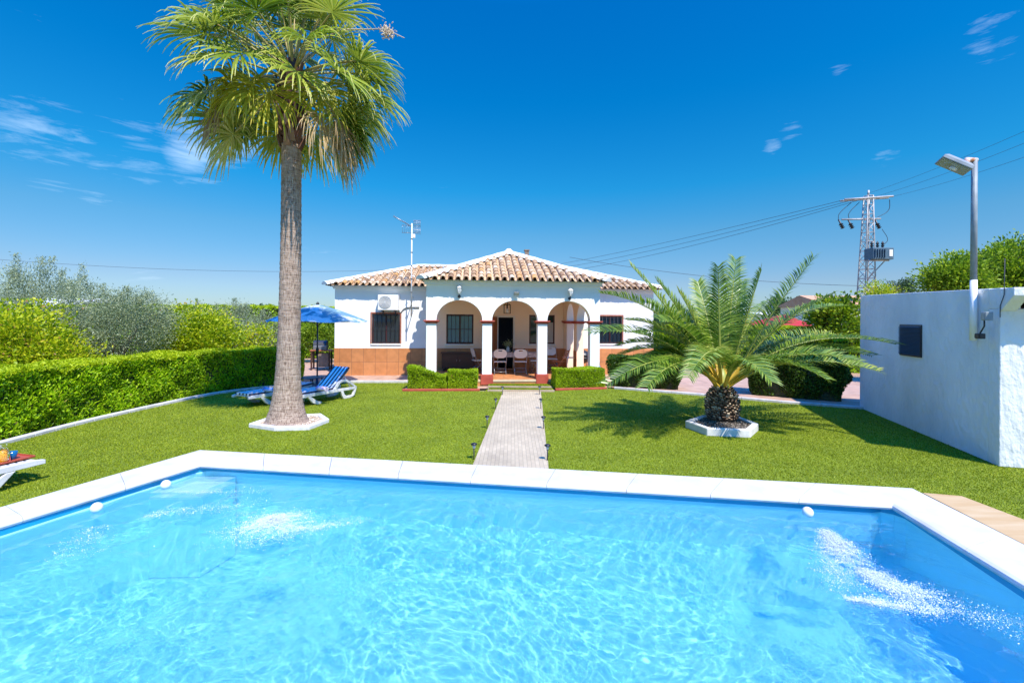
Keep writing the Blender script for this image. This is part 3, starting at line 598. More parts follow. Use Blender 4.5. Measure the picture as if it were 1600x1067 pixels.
# render inside the porch, warm bounce light put into its pink, 6 mm proud of the wall
PL, PR = hl(683, 500, PW)[0]+.05, hl(880, 500, PW)[0]
mb = H(); wall_grid(mb, PL-.35, PR, DZ, 3.08, [W2, W3, D1], PW-.006, PW-.001); mb.build('porch_bounce_pink', M['pink'], house)
mb = H(); wall_grid(mb, ULW-.012, PL-.35, .0, DZ, [], PW-.012, PW-.001); wall_grid(mb, PL-.35, PR, .0, DZ, [D1], PW-.012, PW-.001); wall_grid(mb, PR, URW+.012, .0, DZ, [], PW-.012, PW-.001)
mb.box(ULW-.012, ULW-.001, PW-.001, PW+HB, 0, DZ); mb.box(URW+.001, URW+.012, PW-.001, PW+HB, 0, DZ)
mb.build('tile_dado', M['dado'], house)
def window(R, framemat, panemat, grille, label=None, deep=.10, sill=True):
    u0, u1, z0, z1 = R; f = .055; v0, v1 = PW+.02, PW+.09
    mb = H()
    mb.box(u0, u0+f, v0, v1, z0, z1); mb.box(u1-f, u1, v0, v1, z0, z1); mb.box(u0+f, u1-f, v0, v1, z1-f, z1); mb.box(u0+f, u1-f, v0, v1, z0, z0+f)
    um = (u0+u1)/2; mb.box(um-.03, um+.03, v0+.004, v1-.004, z0+f, z1-f)
    wn = mb.build('window', framemat, house, bevel=.004)
    if label: wn['label'] = label
    mb = H(); mb.box(u0+f, um-.03, PW+.05, PW+.056, z0+f, z1-f); mb.build('pane', panemat, wn)
    mb = H(); mb.box(um+.03, u1-f, PW+.05, PW+.056, z0+f, z1-f); mb.build('pane', panemat, wn)
    if sill: mb = H(); mb.box(u0-.04, u1+.04, PW-.035, PW+.018, z0-.05, z0-.002); mb.build('sill', framemat if framemat is M['terraframe'] else M['white'], wn, bevel=.006)
    if grille:
        mb = H(); k = 7
        for i in range(k): u = u0+.03+(u1-u0-.06)*i/(k-1); mb.tube([(u, PW-.012, z0+.01), (u, PW-.012, z1-.01)], .008, 6)
        for z in (z0+.06, (z0+z1)/2, z1-.06): mb.obox(((u0+u1)/2, PW-.012, z), (u1-u0-.02, .008, .022))
        mb.build('grille', grille, wn)
    return wn
M['curtain'] = surf('net_curtain', (.36, .35, .34), (.48, .47, .45), 6, .9, stretch=(8, 1, .3))
window(W1, M['darkred'], M['pane'], M['dark'], 'terracotta edged grilled window under the air conditioner')
window(W2, M['darkred'], M['pane_blue'], M['dark'], 'dark framed grilled window inside the porch')
window(W3, M['darkred'], M['pane'], None, 'dark framed window with pale net curtain behind it')
window(W4, M['darkred'], M['pane'], M['dark'], 'terracotta edged grilled window partly behind palm fronds')
# terracotta surround of the wing windows
for Wn in (W1, W4):
    mb = H(); u0, u1, z0, z1 = Wn; mb.box(u0-.05, u0-.002, PW-.02, PW-.0012, z0-.002, z1); mb.box(u1+.002, u1+.05, PW-.02, PW-.0012, z0-.002, z1); mb.box(u0-.05, u1+.05, PW-.02, PW-.0012, z1+.001, z1+.06); mb.build('window_surround', M['terraframe'], house)
# rooms behind the glass: a dark box; net curtain behind one window
mb = H(); mb.box(W3[0]+.55, W3[1]-.04, PW+.045, PW+.049, W3[2]+.06, W3[3]-.3); mb.build('net_curtain', M['curtain'], house)
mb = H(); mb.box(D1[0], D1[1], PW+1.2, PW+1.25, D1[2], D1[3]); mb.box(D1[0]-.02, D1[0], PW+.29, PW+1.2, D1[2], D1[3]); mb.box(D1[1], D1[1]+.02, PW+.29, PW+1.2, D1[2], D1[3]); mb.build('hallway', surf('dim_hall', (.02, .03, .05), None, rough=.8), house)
# door frame and the leaf standing open against the porch wall
mb = H(); f = .06; mb.box(D1[0], D1[0]+f, PW+.02, PW+.2, D1[2], D1[3]); mb.box(D1[1]-f, D1[1], PW+.02, PW+.2, D1[2], D1[3]); mb.box(D1[0]+f, D1[1]-f, PW+.02, PW+.2, D1[3]-f, D1[3])
door = mb.build('door_frame', M['plastic_white'], house, bevel=.004)
mb = MB(HM @ Matrix.Translation((D1[0]+.02, PW-.03, 0)) @ Matrix.Rotation(R_(-113), 4, 'Z')); mb.box(0, .85, -.04, 0, D1[2]+.02, D1[3]-.04)
for z0, z1 in ((.4, 1.1), (1.25, 2.2)): mb.box(.12, .73, -.052, -.04, D1[2]-.2+z0, min(D1[2]-.2+z1, D1[3]-.15))
leaf = mb.build('door', M['wood'], house, bevel=.006); leaf['label'] = 'varnished wooden front door standing open'
mb = MB(HM @ Matrix.Translation((D1[0]+.02, PW-.03, 0)) @ Matrix.Rotation(R_(-113), 4, 'Z')); mb.tube([(.78, .0, 1.25), (.78, .05, 1.25), (.68, .05, 1.25)], .012, 6); mb.build('handle', M['steel_tube'], leaf)
# porch floor
mb = H(); mb.box(PL-.32, PR+.9, .0, PW-.013, .0, .255); mb.build('porch_floor', M['porch_tile'], house, bevel=.01)
mb = H(); mb.box(PL-.32, PR+.9, -.02, -.002, .18, .258); mb.build('floor_nosing', surf('nosing', (.62, .45, .28), (.7, .55, .36), 8, .6), house, bevel=.006)
# arcade: pillars with plinth and moulded capital, wall with three arches above
ZC = hl(800, 501, 0)[1]; ZCB = ZC-.10
PX = [hl(665.5, 540, 0)[0], hl(681.5, 540, 0)[0], hl(753.4, 540, 0)[0], hl(768.6, 540, 0)[0], hl(840, 540, 0)[0], hl(855, 540, 0)[0], hl(922, 540, 0)[0], hl(937, 540, 0)[0]]
PD = .32
def capital(mb, u0, u1, v0, v1, z0, z1):
    h_ = z1-z0
    for a, b_, o_ in ((0, .28, .02), (.28, .62, .055), (.62, 1, .085)): mb.box(u0-o_, u1+o_, v0-o_, v1+o_, z0+h_*a, z0+h_*b_)
for i in range(4):
    u0, u1 = PX[2*i], PX[2*i+1]
    mb = H(); mb.box(u0, u1, 0, PD, .42, ZCB); p = mb.build('pillar', M['white'], house, bevel=.012)
    mb = H(); mb.box(u0-.045, u1+.045, -.045, PD+.045, .10, .422); mb.build('plinth', M['red'], p, bevel=.01)
    mb = H(); capital(mb, u0, u1, 0, PD, ZCB, ZC); mb.build('capital', M['red'], p, bevel=.008)
def arch_loop(edges, zs, ztop, rise):
    """outline of a wall strip from ztop down to the spring line zs with arches between the given edges."""
    pts = [(edges[0][0], ztop), (edges[0][0], zs)]
    for (a, b_) in zip(edges[:-1], edges[1:]):
        u0, u1 = a[1], b_[0]; pts.append((u0, zs)); c = (u0+u1)/2; r_ = (u1-u0)/2
        for k in range(1, 24): t = math.pi*k/24; pts.append((c-r_*math.cos(t), zs+rise*math.sin(t)))
        pts.append((u1, zs))
    pts += [(edges[-1][1], zs), (edges[-1][1], ztop)]
    out = []
    for q_ in pts:
        if not out or abs(out[-1][0]-q_[0])+abs(out[-1][1]-q_[1]) > 1e-5: out.append(q_)
    return out
ZA = hl(788, 469.5, 0)[1]; rise = ZA-ZC-.001
ed = [(PX[0], PX[1]), (PX[2], PX[3]), (PX[4], PX[5]), (PX[6], PX[7])]
mb = H(); mb.prism([arch_loop(ed, ZC+.001, ZE, rise)], XZ, 0, PD); mb.build('arcade_wall', M['white'], house)
# inner faces of the arcade carry the same bounce-light pink as the rest of the porch
mb = H(); mb.prism([arch_loop([(e[0]+.006, e[1]-.006) for e in ed], ZC+.004, 3.08, rise+.006)], XZ, PD+.001, PD+.006); mb.build('arcade_bounce_pink', M['pink'], house)
# splayed side arcade with two arches, seen end-on
SA = Vector((PX[6]+.05, PD+.001, 0)); SB = Vector((PR, PW-.014, 0)); SL_ = (SB-SA).length; sd = (SB-SA).normalized(); sn = Vector((sd.y, -sd.x, 0))
SM = HM @ Matrix(((sd.x, sn.x, 0, SA.x), (sd.y, sn.y, 0, SA.y), (0, 0, 1, 0), (0, 0, 0, 1)))
se = [(0, .03), (SL_*.5-.16, SL_*.5+.16), (SL_-.42, SL_)]
mb = MB(SM); mb.prism([arch_loop(se, ZC+.001, ZE, rise)], XZ, 0, .28); mb.build('side_arcade_wall', M['white'], house)
mb = MB(SM); mb.prism([arch_loop([(a+.004, b_-.004) for a, b_ in se], ZC+.004, 3.08, rise+.004)], XZ, -.006, -.001); mb.build('side_arcade_bounce_pink', M['pink'], house)
for a, b_ in se[1:]:
    mb = MB(SM); mb.box(a, b_, 0, .28, .255, ZCB); p = mb.build('pillar', M['pink'], house, bevel=.01)
    mb = MB(SM); capital(mb, a, b_-(.09 if b_ == SL_ else 0), 0, .28, ZCB, ZC); mb.build('capital', M['red'], p, bevel=.006)
    mb = MB(SM); mb.box(a-.008, b_-.001, -.012, -.001, .256, DZ); mb.build('tile_dado', M['dado'], p)
# beam over the open side, ceiling
mb = H(); mb.box(PX[0], PX[0]+.28, PD+.001, PW-.014, 2.85, ZE); mb.build('side_beam', M['white'], house)
mb = H(); mb.box(PX[0]+.281, PX[7]-.05, PD+.007, PW-.014, 3.08, 3.14); mb.build('porch_ceiling', M['pink'], house)
# cornice under the tiles
mb = H(); mb.box(PX[0]-.06, PX[7]+.06, -.06, -.001, ZE-.10, ZE+.005); mb.box(PX[0]-.10, PX[7]+.10, -.10, PW*.9, ZE+.006, ZE+.06)
mb.box(ULW-.06, PX[0]-.11, PW-.06, PW-.001, ZE-.08, ZE+.004); mb.box(PX[7]+.11, URW+.06, PW-.06, PW-.001, ZE-.08, ZE+.004); mb.box(ULW-.10, URW+.10, PW-.10, PW+HB+.1, ZE+.0075, ZE+.058)
mb.build('cornice', M['white'], house, bevel=.01)
# ------------------------------------------------------------------ roofs
rngt = random.Random(4)
def roof_face(mb, e0, e1, top, sp=.245, seg=.34, over=.05):
    """barrel tiles on the plane through eave e0-e1 and the top points; polygon e0, e1, *top (anticlockwise seen from outside)."""
    e0, e1 = Vector(e0), Vector(e1); top = [Vector(t) for t in top]; x = (e1-e0).normalized()
    nrm = x.cross(top[0]-e0).normalized(); nrm = nrm if nrm.z > 0 else -nrm; y = nrm.cross(x); y = y if y.z > 0 else -y
    poly = [(0, 0), ((e1-e0).length, 0)]+[((t-e0).dot(x), (t-e0).dot(y)) for t in top]
    mb.rv = .12; mb.cur = 1; mb.add([e0-nrm*.03+y*.02, e1-nrm*.03+y*.02]+[t-nrm*.03 for t in top], [tuple(range(2+len(top)))]); mb.cur = 0
    k = int(poly[1][0]/sp); off = (poly[1][0]-k*sp)/2
    for i in range(k):
        u = off+(i+.5)*sp; vmax = 1e9; hit = []
        for a, b_ in zip(poly[1:], poly[2:]+poly[:1]):
            if (a[0]-u)*(b_[0]-u) <= 0 and abs(a[0]-b_[0]) > 1e-6: hit.append(a[1]+(b_[1]-a[1])*(u-a[0])/(b_[0]-a[0]))
        vmax = max(hit) if hit else 0
        v_ = -over+rngt.uniform(-.012, .012); lastc = None
        while v_ < vmax-.04:
            v1 = min(v_+seg+.05, vmax+.03); mb.rv = min(1, max(0, rngt.gauss(.55, .26))); r0, r1 = .088+rngt.uniform(-.003, .003), .072; jit = rngt.uniform(-.008, .008); m_ = 7
            vs = []
            for vv, rr, lift in ((v_, r0, .028), (v1, r1, .012)):
                for s_ in range(m_+1): t = math.pi*s_/m_; vs.append(e0+x*(u+jit+rr*math.cos(t))+y*vv+nrm*(rr*.92*math.sin(t)+lift))
            ri = [e0+x*(u+jit+(r0-.016)*math.cos(math.pi*s_/m_))+y*v_+nrm*((r0-.016)*.92*math.sin(math.pi*s_/m_)+.028) for s_ in range(m_+1)]
            mb.add(vs, [(s_, s_+1, m_+2+s_, m_+1+s_) for s_ in range(m_)], True)
            mb.add(vs[:m_+1]+ri, [(s_, m_+1+s_, m_+2+s_, s_+1) for s_ in range(m_)])
            v_ += seg
        v_ = -over*.6; mb.rv = .3                     # channel tile between two covers
        uc = u+sp/2
        if i < k-1:
            vs = []; m_ = 5
            for vv in (v_, min(vmax, max(hit))-.02):
                for s_ in range(m_+1): t = math.pi*s_/m_; vs.append(e0+x*(uc+.085*math.cos(t))+y*vv-nrm*(.06*math.sin(t)-.03))
            mb.rv = rngt.uniform(.2, .7); mb.add(vs, [(s_, s_+1, m_+2+s_, m_+1+s_) for s_ in range(m_)], True)
    return mb
def hipcap(mb, a, b_, r_=.13, w_=1.6):
    a, b_ = Vector(a), Vector(b_); k = max(3, int((b_-a).length/.3)); d = (b_-a).normalized(); sdv = d.cross(Vector((0, 0, 1))).normalized(); upv = sdv.cross(d); n_ = 9
    vs = []
    for i in range(k+1):
        p = a.lerp(b_, i/k); rr = r_*(1+.05*math.sin(i*2.7))
        for s_ in range(n_+1): t = math.pi*s_/n_; vs.append(p+sdv*(rr*w_*math.cos(t))+upv*(rr*.95*math.sin(t)-.02))
    mb.add(vs, [(i*(n_+1)+s_, i*(n_+1)+s_+1, (i+1)*(n_+1)+s_+1, (i+1)*(n_+1)+s_) for i in range(k) for s_ in range(n_)], True)
    mb.add(vs[:n_+1], [tuple(range(n_+1))]); mb.add(vs[-n_-1:], [tuple(range(n_+1))[::-1]])
ZT = ZE+.075; ov = .30
# main hip roof
mu0, mu1, mv0, mv1 = ULW-ov, URW+ov, PW-ov, PW+HB+ov; hh = (mv1-mv0)/2; mz = ZT+hh*.345
A, B, C, D = (mu0, mv0, ZT), (mu1, mv0, ZT), (mu1, mv1, ZT), (mu0, mv1, ZT); E1, E2 = (mu0+hh, mv0+hh, mz), (mu1-hh, mv0+hh, mz)
mb = H(); roof_face(mb, A, B, [E2, E1]); roof_face(mb, B, C, [E2]); roof_face(mb, C, D, [E1, E2]); roof_face(mb, D, A, [E1])
roof = mb.build('roof', [M['tile'], M['soil']], house, recalc=False)
for p, q_ in ((A, E1), (B, E2), (C, E2), (D, E1)): mb = H(); hipcap(mb, p, q_); mb.build('hip_plaster', M['white'], roof)
mb = H(); hipcap(mb, E1, E2); mb.build('ridge_plaster', M['white'], roof)
# porch pyramid
pu0, pu1, pv0 = PX[0]-.17, PX[7]+.20, -ov; ph = (pu1-pu0)/2; pz = ZT+ph*.43; AP = ((pu0+pu1)/2, pv0+ph, pz); BK = ((pu0+pu1)/2, PW+2.6, pz)
a_, b_ = (pu0, pv0, ZT), (pu1, pv0, ZT)
mb = H(); roof_face(mb, a_, b_, [AP]); roof_face(mb, b_, (pu1, PW+2.2, ZT), [BK, AP]); roof_face(mb, (pu0, PW+2.2, ZT), a_, [AP, BK])
roof2 = mb.build('roof', [M['tile'], M['soil']], house, recalc=False)
for q_ in (a_, b_): mb = H(); hipcap(mb, q_, AP); mb.build('hip_plaster', M['white'], roof2)
mb = H(); mb.lathe([(.16, -.05), (.15, .08), (.07, .15), (0, .16)], AP, 12); mb.build('finial', M['white'], roof2)
mb = H(); hipcap(mb, AP, BK); mb.build('ridge_plaster', M['white'], roof2)
mb = H(); p = hl(823, 393, PW+3.2); mb.box(p[0]-.09, p[0]+.09, PW+3.1, PW+3.28, 4.2, p[1]+.02); mb.box(p[0]-.12, p[0]+.12, PW+3.07, PW+3.31, p[1]+.021, p[1]+.07); mb.build('chimney', M['bark'], roof)
# ------------------------------------------------------------------ fan palm
def planter(name, label, ring, infill, h, wall=.12):
    c = Vector((sum(p[0] for p in ring)/len(ring), sum(p[1] for p in ring)/len(ring), 0)); r = root(name, c, label, 'planter ring')
    inn = [tuple((Vector((*p, 0))-c)*(1-wall/(Vector((*p, 0))-c).length)+c)[:2] for p in ring]
    mb = MB(); mb.prism([ring, inn], XYZ, -.01, h); mb.build('kerb_ring', M['kerb_white'], r, bevel=.018)
    mb = MB(); mb.prism([inn], XYZ, -.01, h-.035); mb.build('infill', infill, r)
    return r
planter('planter_ring', 'white many-sided kerb ring filled with tan gravel round the tall fan palm', RING1, M['gravel'], .085)
B1 = ground_at(447, 667); B1 = Vector((B1.x-.10, B1.y+.22, .04))
rng = np.random.default_rng(21)
# loose stones on the gravel
def stones(name, label, ring, z, n, r0, r1, mat, seed, shrink=.84):
    rg = np.random.default_rng(seed); P = np.array(ring); c = P.mean(0); lo_, hi_ = P.min(0), P.max(0); x = rg.uniform(lo_[0], hi_[0], n); y = rg.uniform(lo_[1], hi_[1], n)
    k = inpoly(x, y, list((P-c)*shrink+c)); x, y = x[k], y[k]; n = len(x); r_ = rg.uniform(r0, r1, n)
    o_ = np.array([[1, 0, 0], [0, 1, 0], [-1, 0, 0], [0, -1, 0], [0, 0, .7], [0, 0, -.7]]); V = (np.stack([x, y, np.full(n, z)], 1)[:, None]+o_[None]*r_[:, None, None]*rg.uniform(.6, 1.4, (n, 6, 1))).reshape(-1, 3)
    f_ = np.array([[0, 1, 4], [1, 2, 4], [2, 3, 4], [3, 0, 4], [1, 0, 5], [2, 1, 5], [3, 2, 5], [0, 3, 5]])
    tag(npmesh(name, V, (np.arange(n)[:, None, None]*6+f_[None]).reshape(-1, 3), mat, rnd=np.repeat(rg.random(n), 8)), label, 'gravel', kind='stuff')
M['pebble'] = leafmat('pebble', [(0, (.30, .20, .12)), (.5, (.56, .44, .32)), (1, (.78, .70, .60))], 0, .85)
M['clod'] = leafmat('clod', [(0, (.04, .032, .028)), (.6, (.14, .12, .10)), (1, (.34, .30, .27))], 0, .9)
stones('gravel', 'tan gravel inside the kerb ring of the tall fan palm', RING1, .055, 3000, .008, .02, M['pebble'], 2)
palm = root('fan_palm', B1, 'tall fan palm with bare grey trunk and hanging dry fronds in a gravel ring', 'palm tree')
TOPZ = at(450, 218, 9.3).z; TX = at(451, 218, 9.3).x-.02
def axis1(t):                                        # trunk axis, t 0..1 up to the crown
    return Vector((B1.x+(TX-B1.x)*t+.03*math.sin(t*3), B1.y, B1.z+(TOPZ-B1.z)*t))
mb = MB(); prof = [(0, .44), (.01, .40), (.025, .37), (.06, .315), (.11, .268), (.17, .242), (.24, .226), (.34, .214), (.46, .206), (.60, .199), (.75, .193), (.9, .189), (1.0, .187)]
zs = np.linspace(0, 1, 150); ns = 40; vs = []
for i, t in enumerate(zs):
    r_ = np.interp(t, [p[0] for p in prof], [p[1] for p in prof]); c = axis1(t); rg_ = .0035*math.sin(i*2.4)+.002*math.sin(i*5.1)
    for k in range(ns): a = 2*math.pi*k/ns; rr = r_+rg_+.004*math.sin(k*3.3+i*.9)+.012*math.exp(-t*14)*math.sin(k*1.9); vs.append(c+Vector((rr*math.cos(a), rr*math.sin(a), 0)))
mb.add(vs, [(i*ns+k, i*ns+(k+1) % ns, (i+1)*ns+(k+1) % ns, (i+1)*ns+k) for i in range(len(zs)-1) for k in range(ns)], True)
m, nt, b = nmat('fan_palm_trunk'); L = nt.links.new                    # fine rings crossed by short vertical cracks
tc = N(nt, 'ShaderNodeTexCoord'); mp = N(nt, 'ShaderNodeMapping'); mp.inputs['Scale'].default_value = (60, 60, 7); L(tc.outputs['Object'], mp.inputs[0])
n1 = N(nt, 'ShaderNodeTexNoise', Scale=1, Detail=6); L(mp.outputs[0], n1.inputs['Vector'])
mp2 = N(nt, 'ShaderNodeMapping'); mp2.inputs['Scale'].default_value = (5, 5, 55); L(tc.outputs['Object'], mp2.inputs[0]); n2 = N(nt, 'ShaderNodeTexNoise', Scale=1, Detail=5); L(mp2.outputs[0], n2.inputs['Vector'])
mt = N(nt, 'ShaderNodeMix', data_type='FLOAT'); mt.inputs[0].default_value = .42; L(n1.outputs[0], mt.inputs[2]); L(n2.outputs[0], mt.inputs[3])
r = ramp(nt, [(.36, (.10, .065, .042)), (.47, (.31, .22, .165)), (.60, (.46, .355, .275)), (.72, (.58, .475, .385))]); L(mt.outputs[0], r.inputs[0]); L(r.outputs[0], b.inputs['Base Color']); b.inputs['Roughness'].default_value = .95
bp = N(nt, 'ShaderNodeBump', Strength=.9, Distance=.03); L(mt.outputs[0], bp.inputs['Height']); L(bp.outputs[0], b.inputs['Normal']); M['fantrunk'] = m
mb.build('trunk', m, palm, recalc=False)
# old leaf bases under the crown
CR = Vector((TX+.02, B1.y, TOPZ+1.40))
mb = MB(); rg = random.Random(3); mb.rv = .15
mb.tube([axis1(.985), axis1(1)+Vector((0, 0, .3)), CR+Vector((0, 0, .3))], [.17, .2, .12], 14)
for i in range(120):
    a = i*2.39996; t = i/120; z = TOPZ-.12+t*1.5; rr = .17+.05*rg.random(); dv = Vector((math.cos(a), math.sin(a), 0)); p = Vector((TX, B1.y, z))+dv*rr; up = (dv*rg.uniform(.25, .6)+Vector((0, 0, 1))).normalized()
    mb.rv = rg.random(); s_ = dv.cross(Vector((0, 0, 1))); wl = rg.uniform(.05, .085); ln = rg.uniform(.16, .34)
    vs = [p-s_*wl-up*.05, p+s_*wl-up*.05, p+s_*wl*.35+up*ln, p-s_*wl*.35+up*ln]; vs += [v_+dv*.03 for v_ in vs]
    mb.add(vs, [(0, 1, 2, 3), (4, 7, 6, 5), (0, 4, 5, 1), (1, 5, 6, 2), (2, 6, 7, 3), (3, 7, 4, 0)])
crown = mb.build('crown', M['boot'], palm)
def fan_frond(base, d, pet, rad, mat, droop, rg, nseg=38, spread=2.25, close=1.0, limp=0.0, ragged=.0):
    """petiole from BASE along d, then a costapalmate fan whose segment tips hang."""
    d = Vector(d).normalized(); g = Vector((0, 0, -1)); pts = [Vector(base)]
    for i in range(1, 7): t = i/6; pts.append(Vector(base)+d*pet*t+g*(pet*.16*(1+limp)*t*t*(1-.5*abs(d.z))))
    tipd = (pts[-1]-pts[-2]).normalized(); tipd = (tipd+g*limp).normalized()
    s_ = tipd.cross(Vector((0, 0, 1))); s_ = s_.normalized() if s_.length > .05 else Vector((1, 0, 0)); s_ = (Matrix.Rotation(rg.uniform(-.45, .45), 3, tipd) @ s_)
    nn = s_.cross(tipd); nn = nn if nn.z > 0 else -nn
    V, Fq, Rn, Mi = [], [], [], []; O = pts[-1]; steps = [.0, .18, .36, .54, .72, .88, 1.0]
    leaf_r = rg.random()*.35
    for k in range(nseg):
        ph = (k/(nseg-1)-.5)*2*spread*close; ln = rad*(.62+.38*math.cos(ph*.55))*rg.uniform(.92, 1.06)*(1 if rg.random() > ragged else rg.uniform(.4, .8)); org = O+tipd*(.10*rad*math.cos(ph*.5))
        dv = (tipd*math.cos(ph)+s_*math.sin(ph)+nn*(.26*abs(math.sin(ph*.5)))).normalized(); sv = (s_*math.cos(ph)-tipd*math.sin(ph)).normalized(); sv = (sv-dv*sv.dot(dv)).normalized(); uv_ = sv.cross(dv)
        dr = droop*rg.uniform(.45, 1.55); o = len(V); tone = leaf_r+rg.uniform(0, .32); dp = spread*close/(nseg-1); p = org.copy(); cur = (dv+uv_*rg.uniform(-.16, .16)+sv*rg.uniform(-.05, .05)).normalized(); twist = rg.uniform(-.6, .6)
        for j, t in enumerate(steps):
            if j:
                dl = ln*(t-steps[j-1]); bend = dr*max(0, t-.45)*1.5; cur = (cur+g*bend).normalized(); p = p+cur*dl
            hw = min(ln*t*math.tan(dp)*1.02, ln*.42*math.tan(dp)*1.02*(1 if t < .44 else max(.03, 1-(t-.44)/.56)**.8)) + .002
            sv2 = (sv+uv_*twist*max(0, t-.4)).normalized(); fold = hw*.95
            V += [p-sv2*hw-uv_*fold*.5, p+uv_*fold*.5, p+sv2*hw-uv_*fold*.5]
        for j in range(len(steps)-1):
            a = o+3*j; Fq += [(a, a+1, a+4, a+3), (a+1, a+2, a+5, a+4)]; tt = tone+(.50*max(0, (steps[j]-.45)/.55)**1.6); Rn += [tt, tt+.05]; Mi += [0, 0]
    n = 6; o = len(V); rr0 = .024
    for i, p in enumerate(pts):
        dd = (pts[min(i+1, 6)]-pts[max(i-1, 0)]).normalized(); u = dd.orthogonal().normalized(); w_ = dd.cross(u)
        for k in range(4): a = k*math.pi/2; V.append(p+(u*math.cos(a)+w_*math.sin(a))*rr0*(1.25-.7*i/6))
    for i in range(6):
        for k in range(4): Fq.append((o+i*4+k, o+i*4+(k+1) % 4, o+(i+1)*4+(k+1) % 4, o+(i+1)*4+k)); Rn.append(.5); Mi.append(1)
    return npmesh('frond', [tuple(v) for v in V], Fq, None, crown, np.clip(Rn, 0, 1), mi=Mi, mats=[mat, M['petiole']])
rg = random.Random(17); nf = 60
for i in range(nf):
    t = (i+.5)/nf; el = R_(80-112*t**.9+rg.uniform(-13, 13)); az = i*2.39996+rg.uniform(-.2, .2)
    d = Vector((math.cos(az)*math.cos(el), math.sin(az)*math.cos(el), math.sin(el))); z = CR.z+.28-.62*t
    if d.y < -.25 and el < R_(-14): d = Vector((d.x*1.6+(.5 if d.x > 0 else -.5), -d.y*.4, d.z))
    pet = rg.uniform(1.05, 1.5)*(1.0 if el > -.2 else .85); rad = rg.uniform(.85, 1.12)
    ye = el < R_(-8) and rg.random() < .12
    fan_frond(Vector((CR.x, CR.y, z))+Vector((d.x, d.y, 0))*.12, d, pet, rad, M['fan_yellow'] if ye else M['fan'], .42+.30*t, rg, limp=.10+.30*t)
# dry fronds hanging below
for dx, dy, dz, ln, rad in [(.62, -.45, -.35, 1.0, 1.15), (.85, -.25, -.30, 1.05, 1.05), (.70, .15, -.55, 1.0, 1.1), (-.75, -.35, -.05, 1.15, .95)]:
    fan_frond(CR+Vector((dx*.15, dy*.15, -.30)), (dx, dy, dz), ln, rad, M['fan_dry'], 1.5, rg, close=.55, limp=1.6, ragged=.15)
for dx, dy, dz in [(-.30, -.9, -.20), (.05, -1, -.45), (.75, -.55, -.15), (-.7, -.6, -.1)]:
    fan_frond(CR+Vector((dx*.15, dy*.15, -.22)), (dx, dy, dz), .85, 1.0, M['fan_yellow'], 1.1, rg, limp=.8)
# spent flower stalk
p0 = CR+Vector((.1, 0, .2)); p3 = at(632, 60, 9.2); pts = [p0, p0+Vector((.7, 0, .75)), p0+Vector((1.5, 0, .75)), at(600, 45, 9.2), p3]
pts = [Vector(q) for q in smooth_path(pts, 3)]
mb = MB(); mb.tube(pts, [.02-.013*i/(len(pts)-1) for i in range(len(pts))], 6)
e = at(605, 50, 9.2)
for i in range(130): q = e+Vector((rg.gauss(0, .075), rg.gauss(0, .05), rg.gauss(0, .06))); mb.rv = .35+.4*rg.random(); mb.obox(q, (.05*rg.random()+.02, .012, .02), (rg.gauss(0, 1), rg.gauss(0, 1), rg.gauss(-.5, 1)))
mb.build('flower_stalk', M['pebble'], crown)
# ------------------------------------------------------------------ date palm
planter('planter_ring', 'low white kerb ring with dark soil round the squat date palm', RING2, M['soil'], .15, .13)
stones('clods', 'dark clods and chippings at the foot of the squat date palm', RING2, .12, 1600, .01, .024, M['clod'], 6, .82)
B2 = ground_at(1128, 664); B2 = Vector((B2.x, B2.y, .08))
dp = root('date_palm', B2, 'squat date palm with long arching feather fronds and a dark scaly trunk', 'palm tree')
mb = MB(); mb.rv = .1; prof = [(.23, 0), (.30, .09), (.325, .25), (.315, .40), (.27, .54), (.18, .66), (.08, .74)]
mb.lathe([(r_*.92, z) for r_, z in prof], B2, 20)
rg = random.Random(9)
for i in range(330):
    t = i/330; z = .02+t*.68; a = i*2.39996; rr = np.interp(z, [p[1] for p in prof], [p[0] for p in prof]); dv = Vector((math.cos(a), math.sin(a), 0)); p = B2+Vector((0, 0, z))+dv*rr*.93; up = (dv*.75+Vector((0, 0, 1))).normalized(); s_ = dv.cross(Vector((0, 0, 1)))
    mb.rv = min(1, abs(rg.gauss(.35, .3))); wl = rg.uniform(.026, .045); ln = rg.uniform(.05, .10); th = up.cross(s_)*.018
    vs = [p-s_*wl-up*.03-th, p+s_*wl-up*.03-th, p+s_*wl*.6+up*ln-th*.3, p-s_*wl*.6+up*ln-th*.3]; vs += [v_+th*2 for v_ in vs[:2]]+[v_+th*1.2 for v_ in vs[2:]]
    mb.add(vs[:], [(0, 1, 2, 3), (4, 7, 6, 5), (0, 4, 5, 1), (1, 5, 6, 2)]); mb.rv = min(1, mb.rv+.35); mb.add(vs[:], [(2, 6, 7, 3)]); mb.add(vs[:], [(3, 7, 4, 0)])
mb.build('trunk', M['stub'], dp)
HT = B2+Vector((0, 0, .72))
mb = MB(); mb.lathe([(.16, -.12), (.15, .05), (.10, .22), (.03, .40)], HT, 12); mb.rv = .9
crown2 = mb.build('crown', M['rachis'], dp)
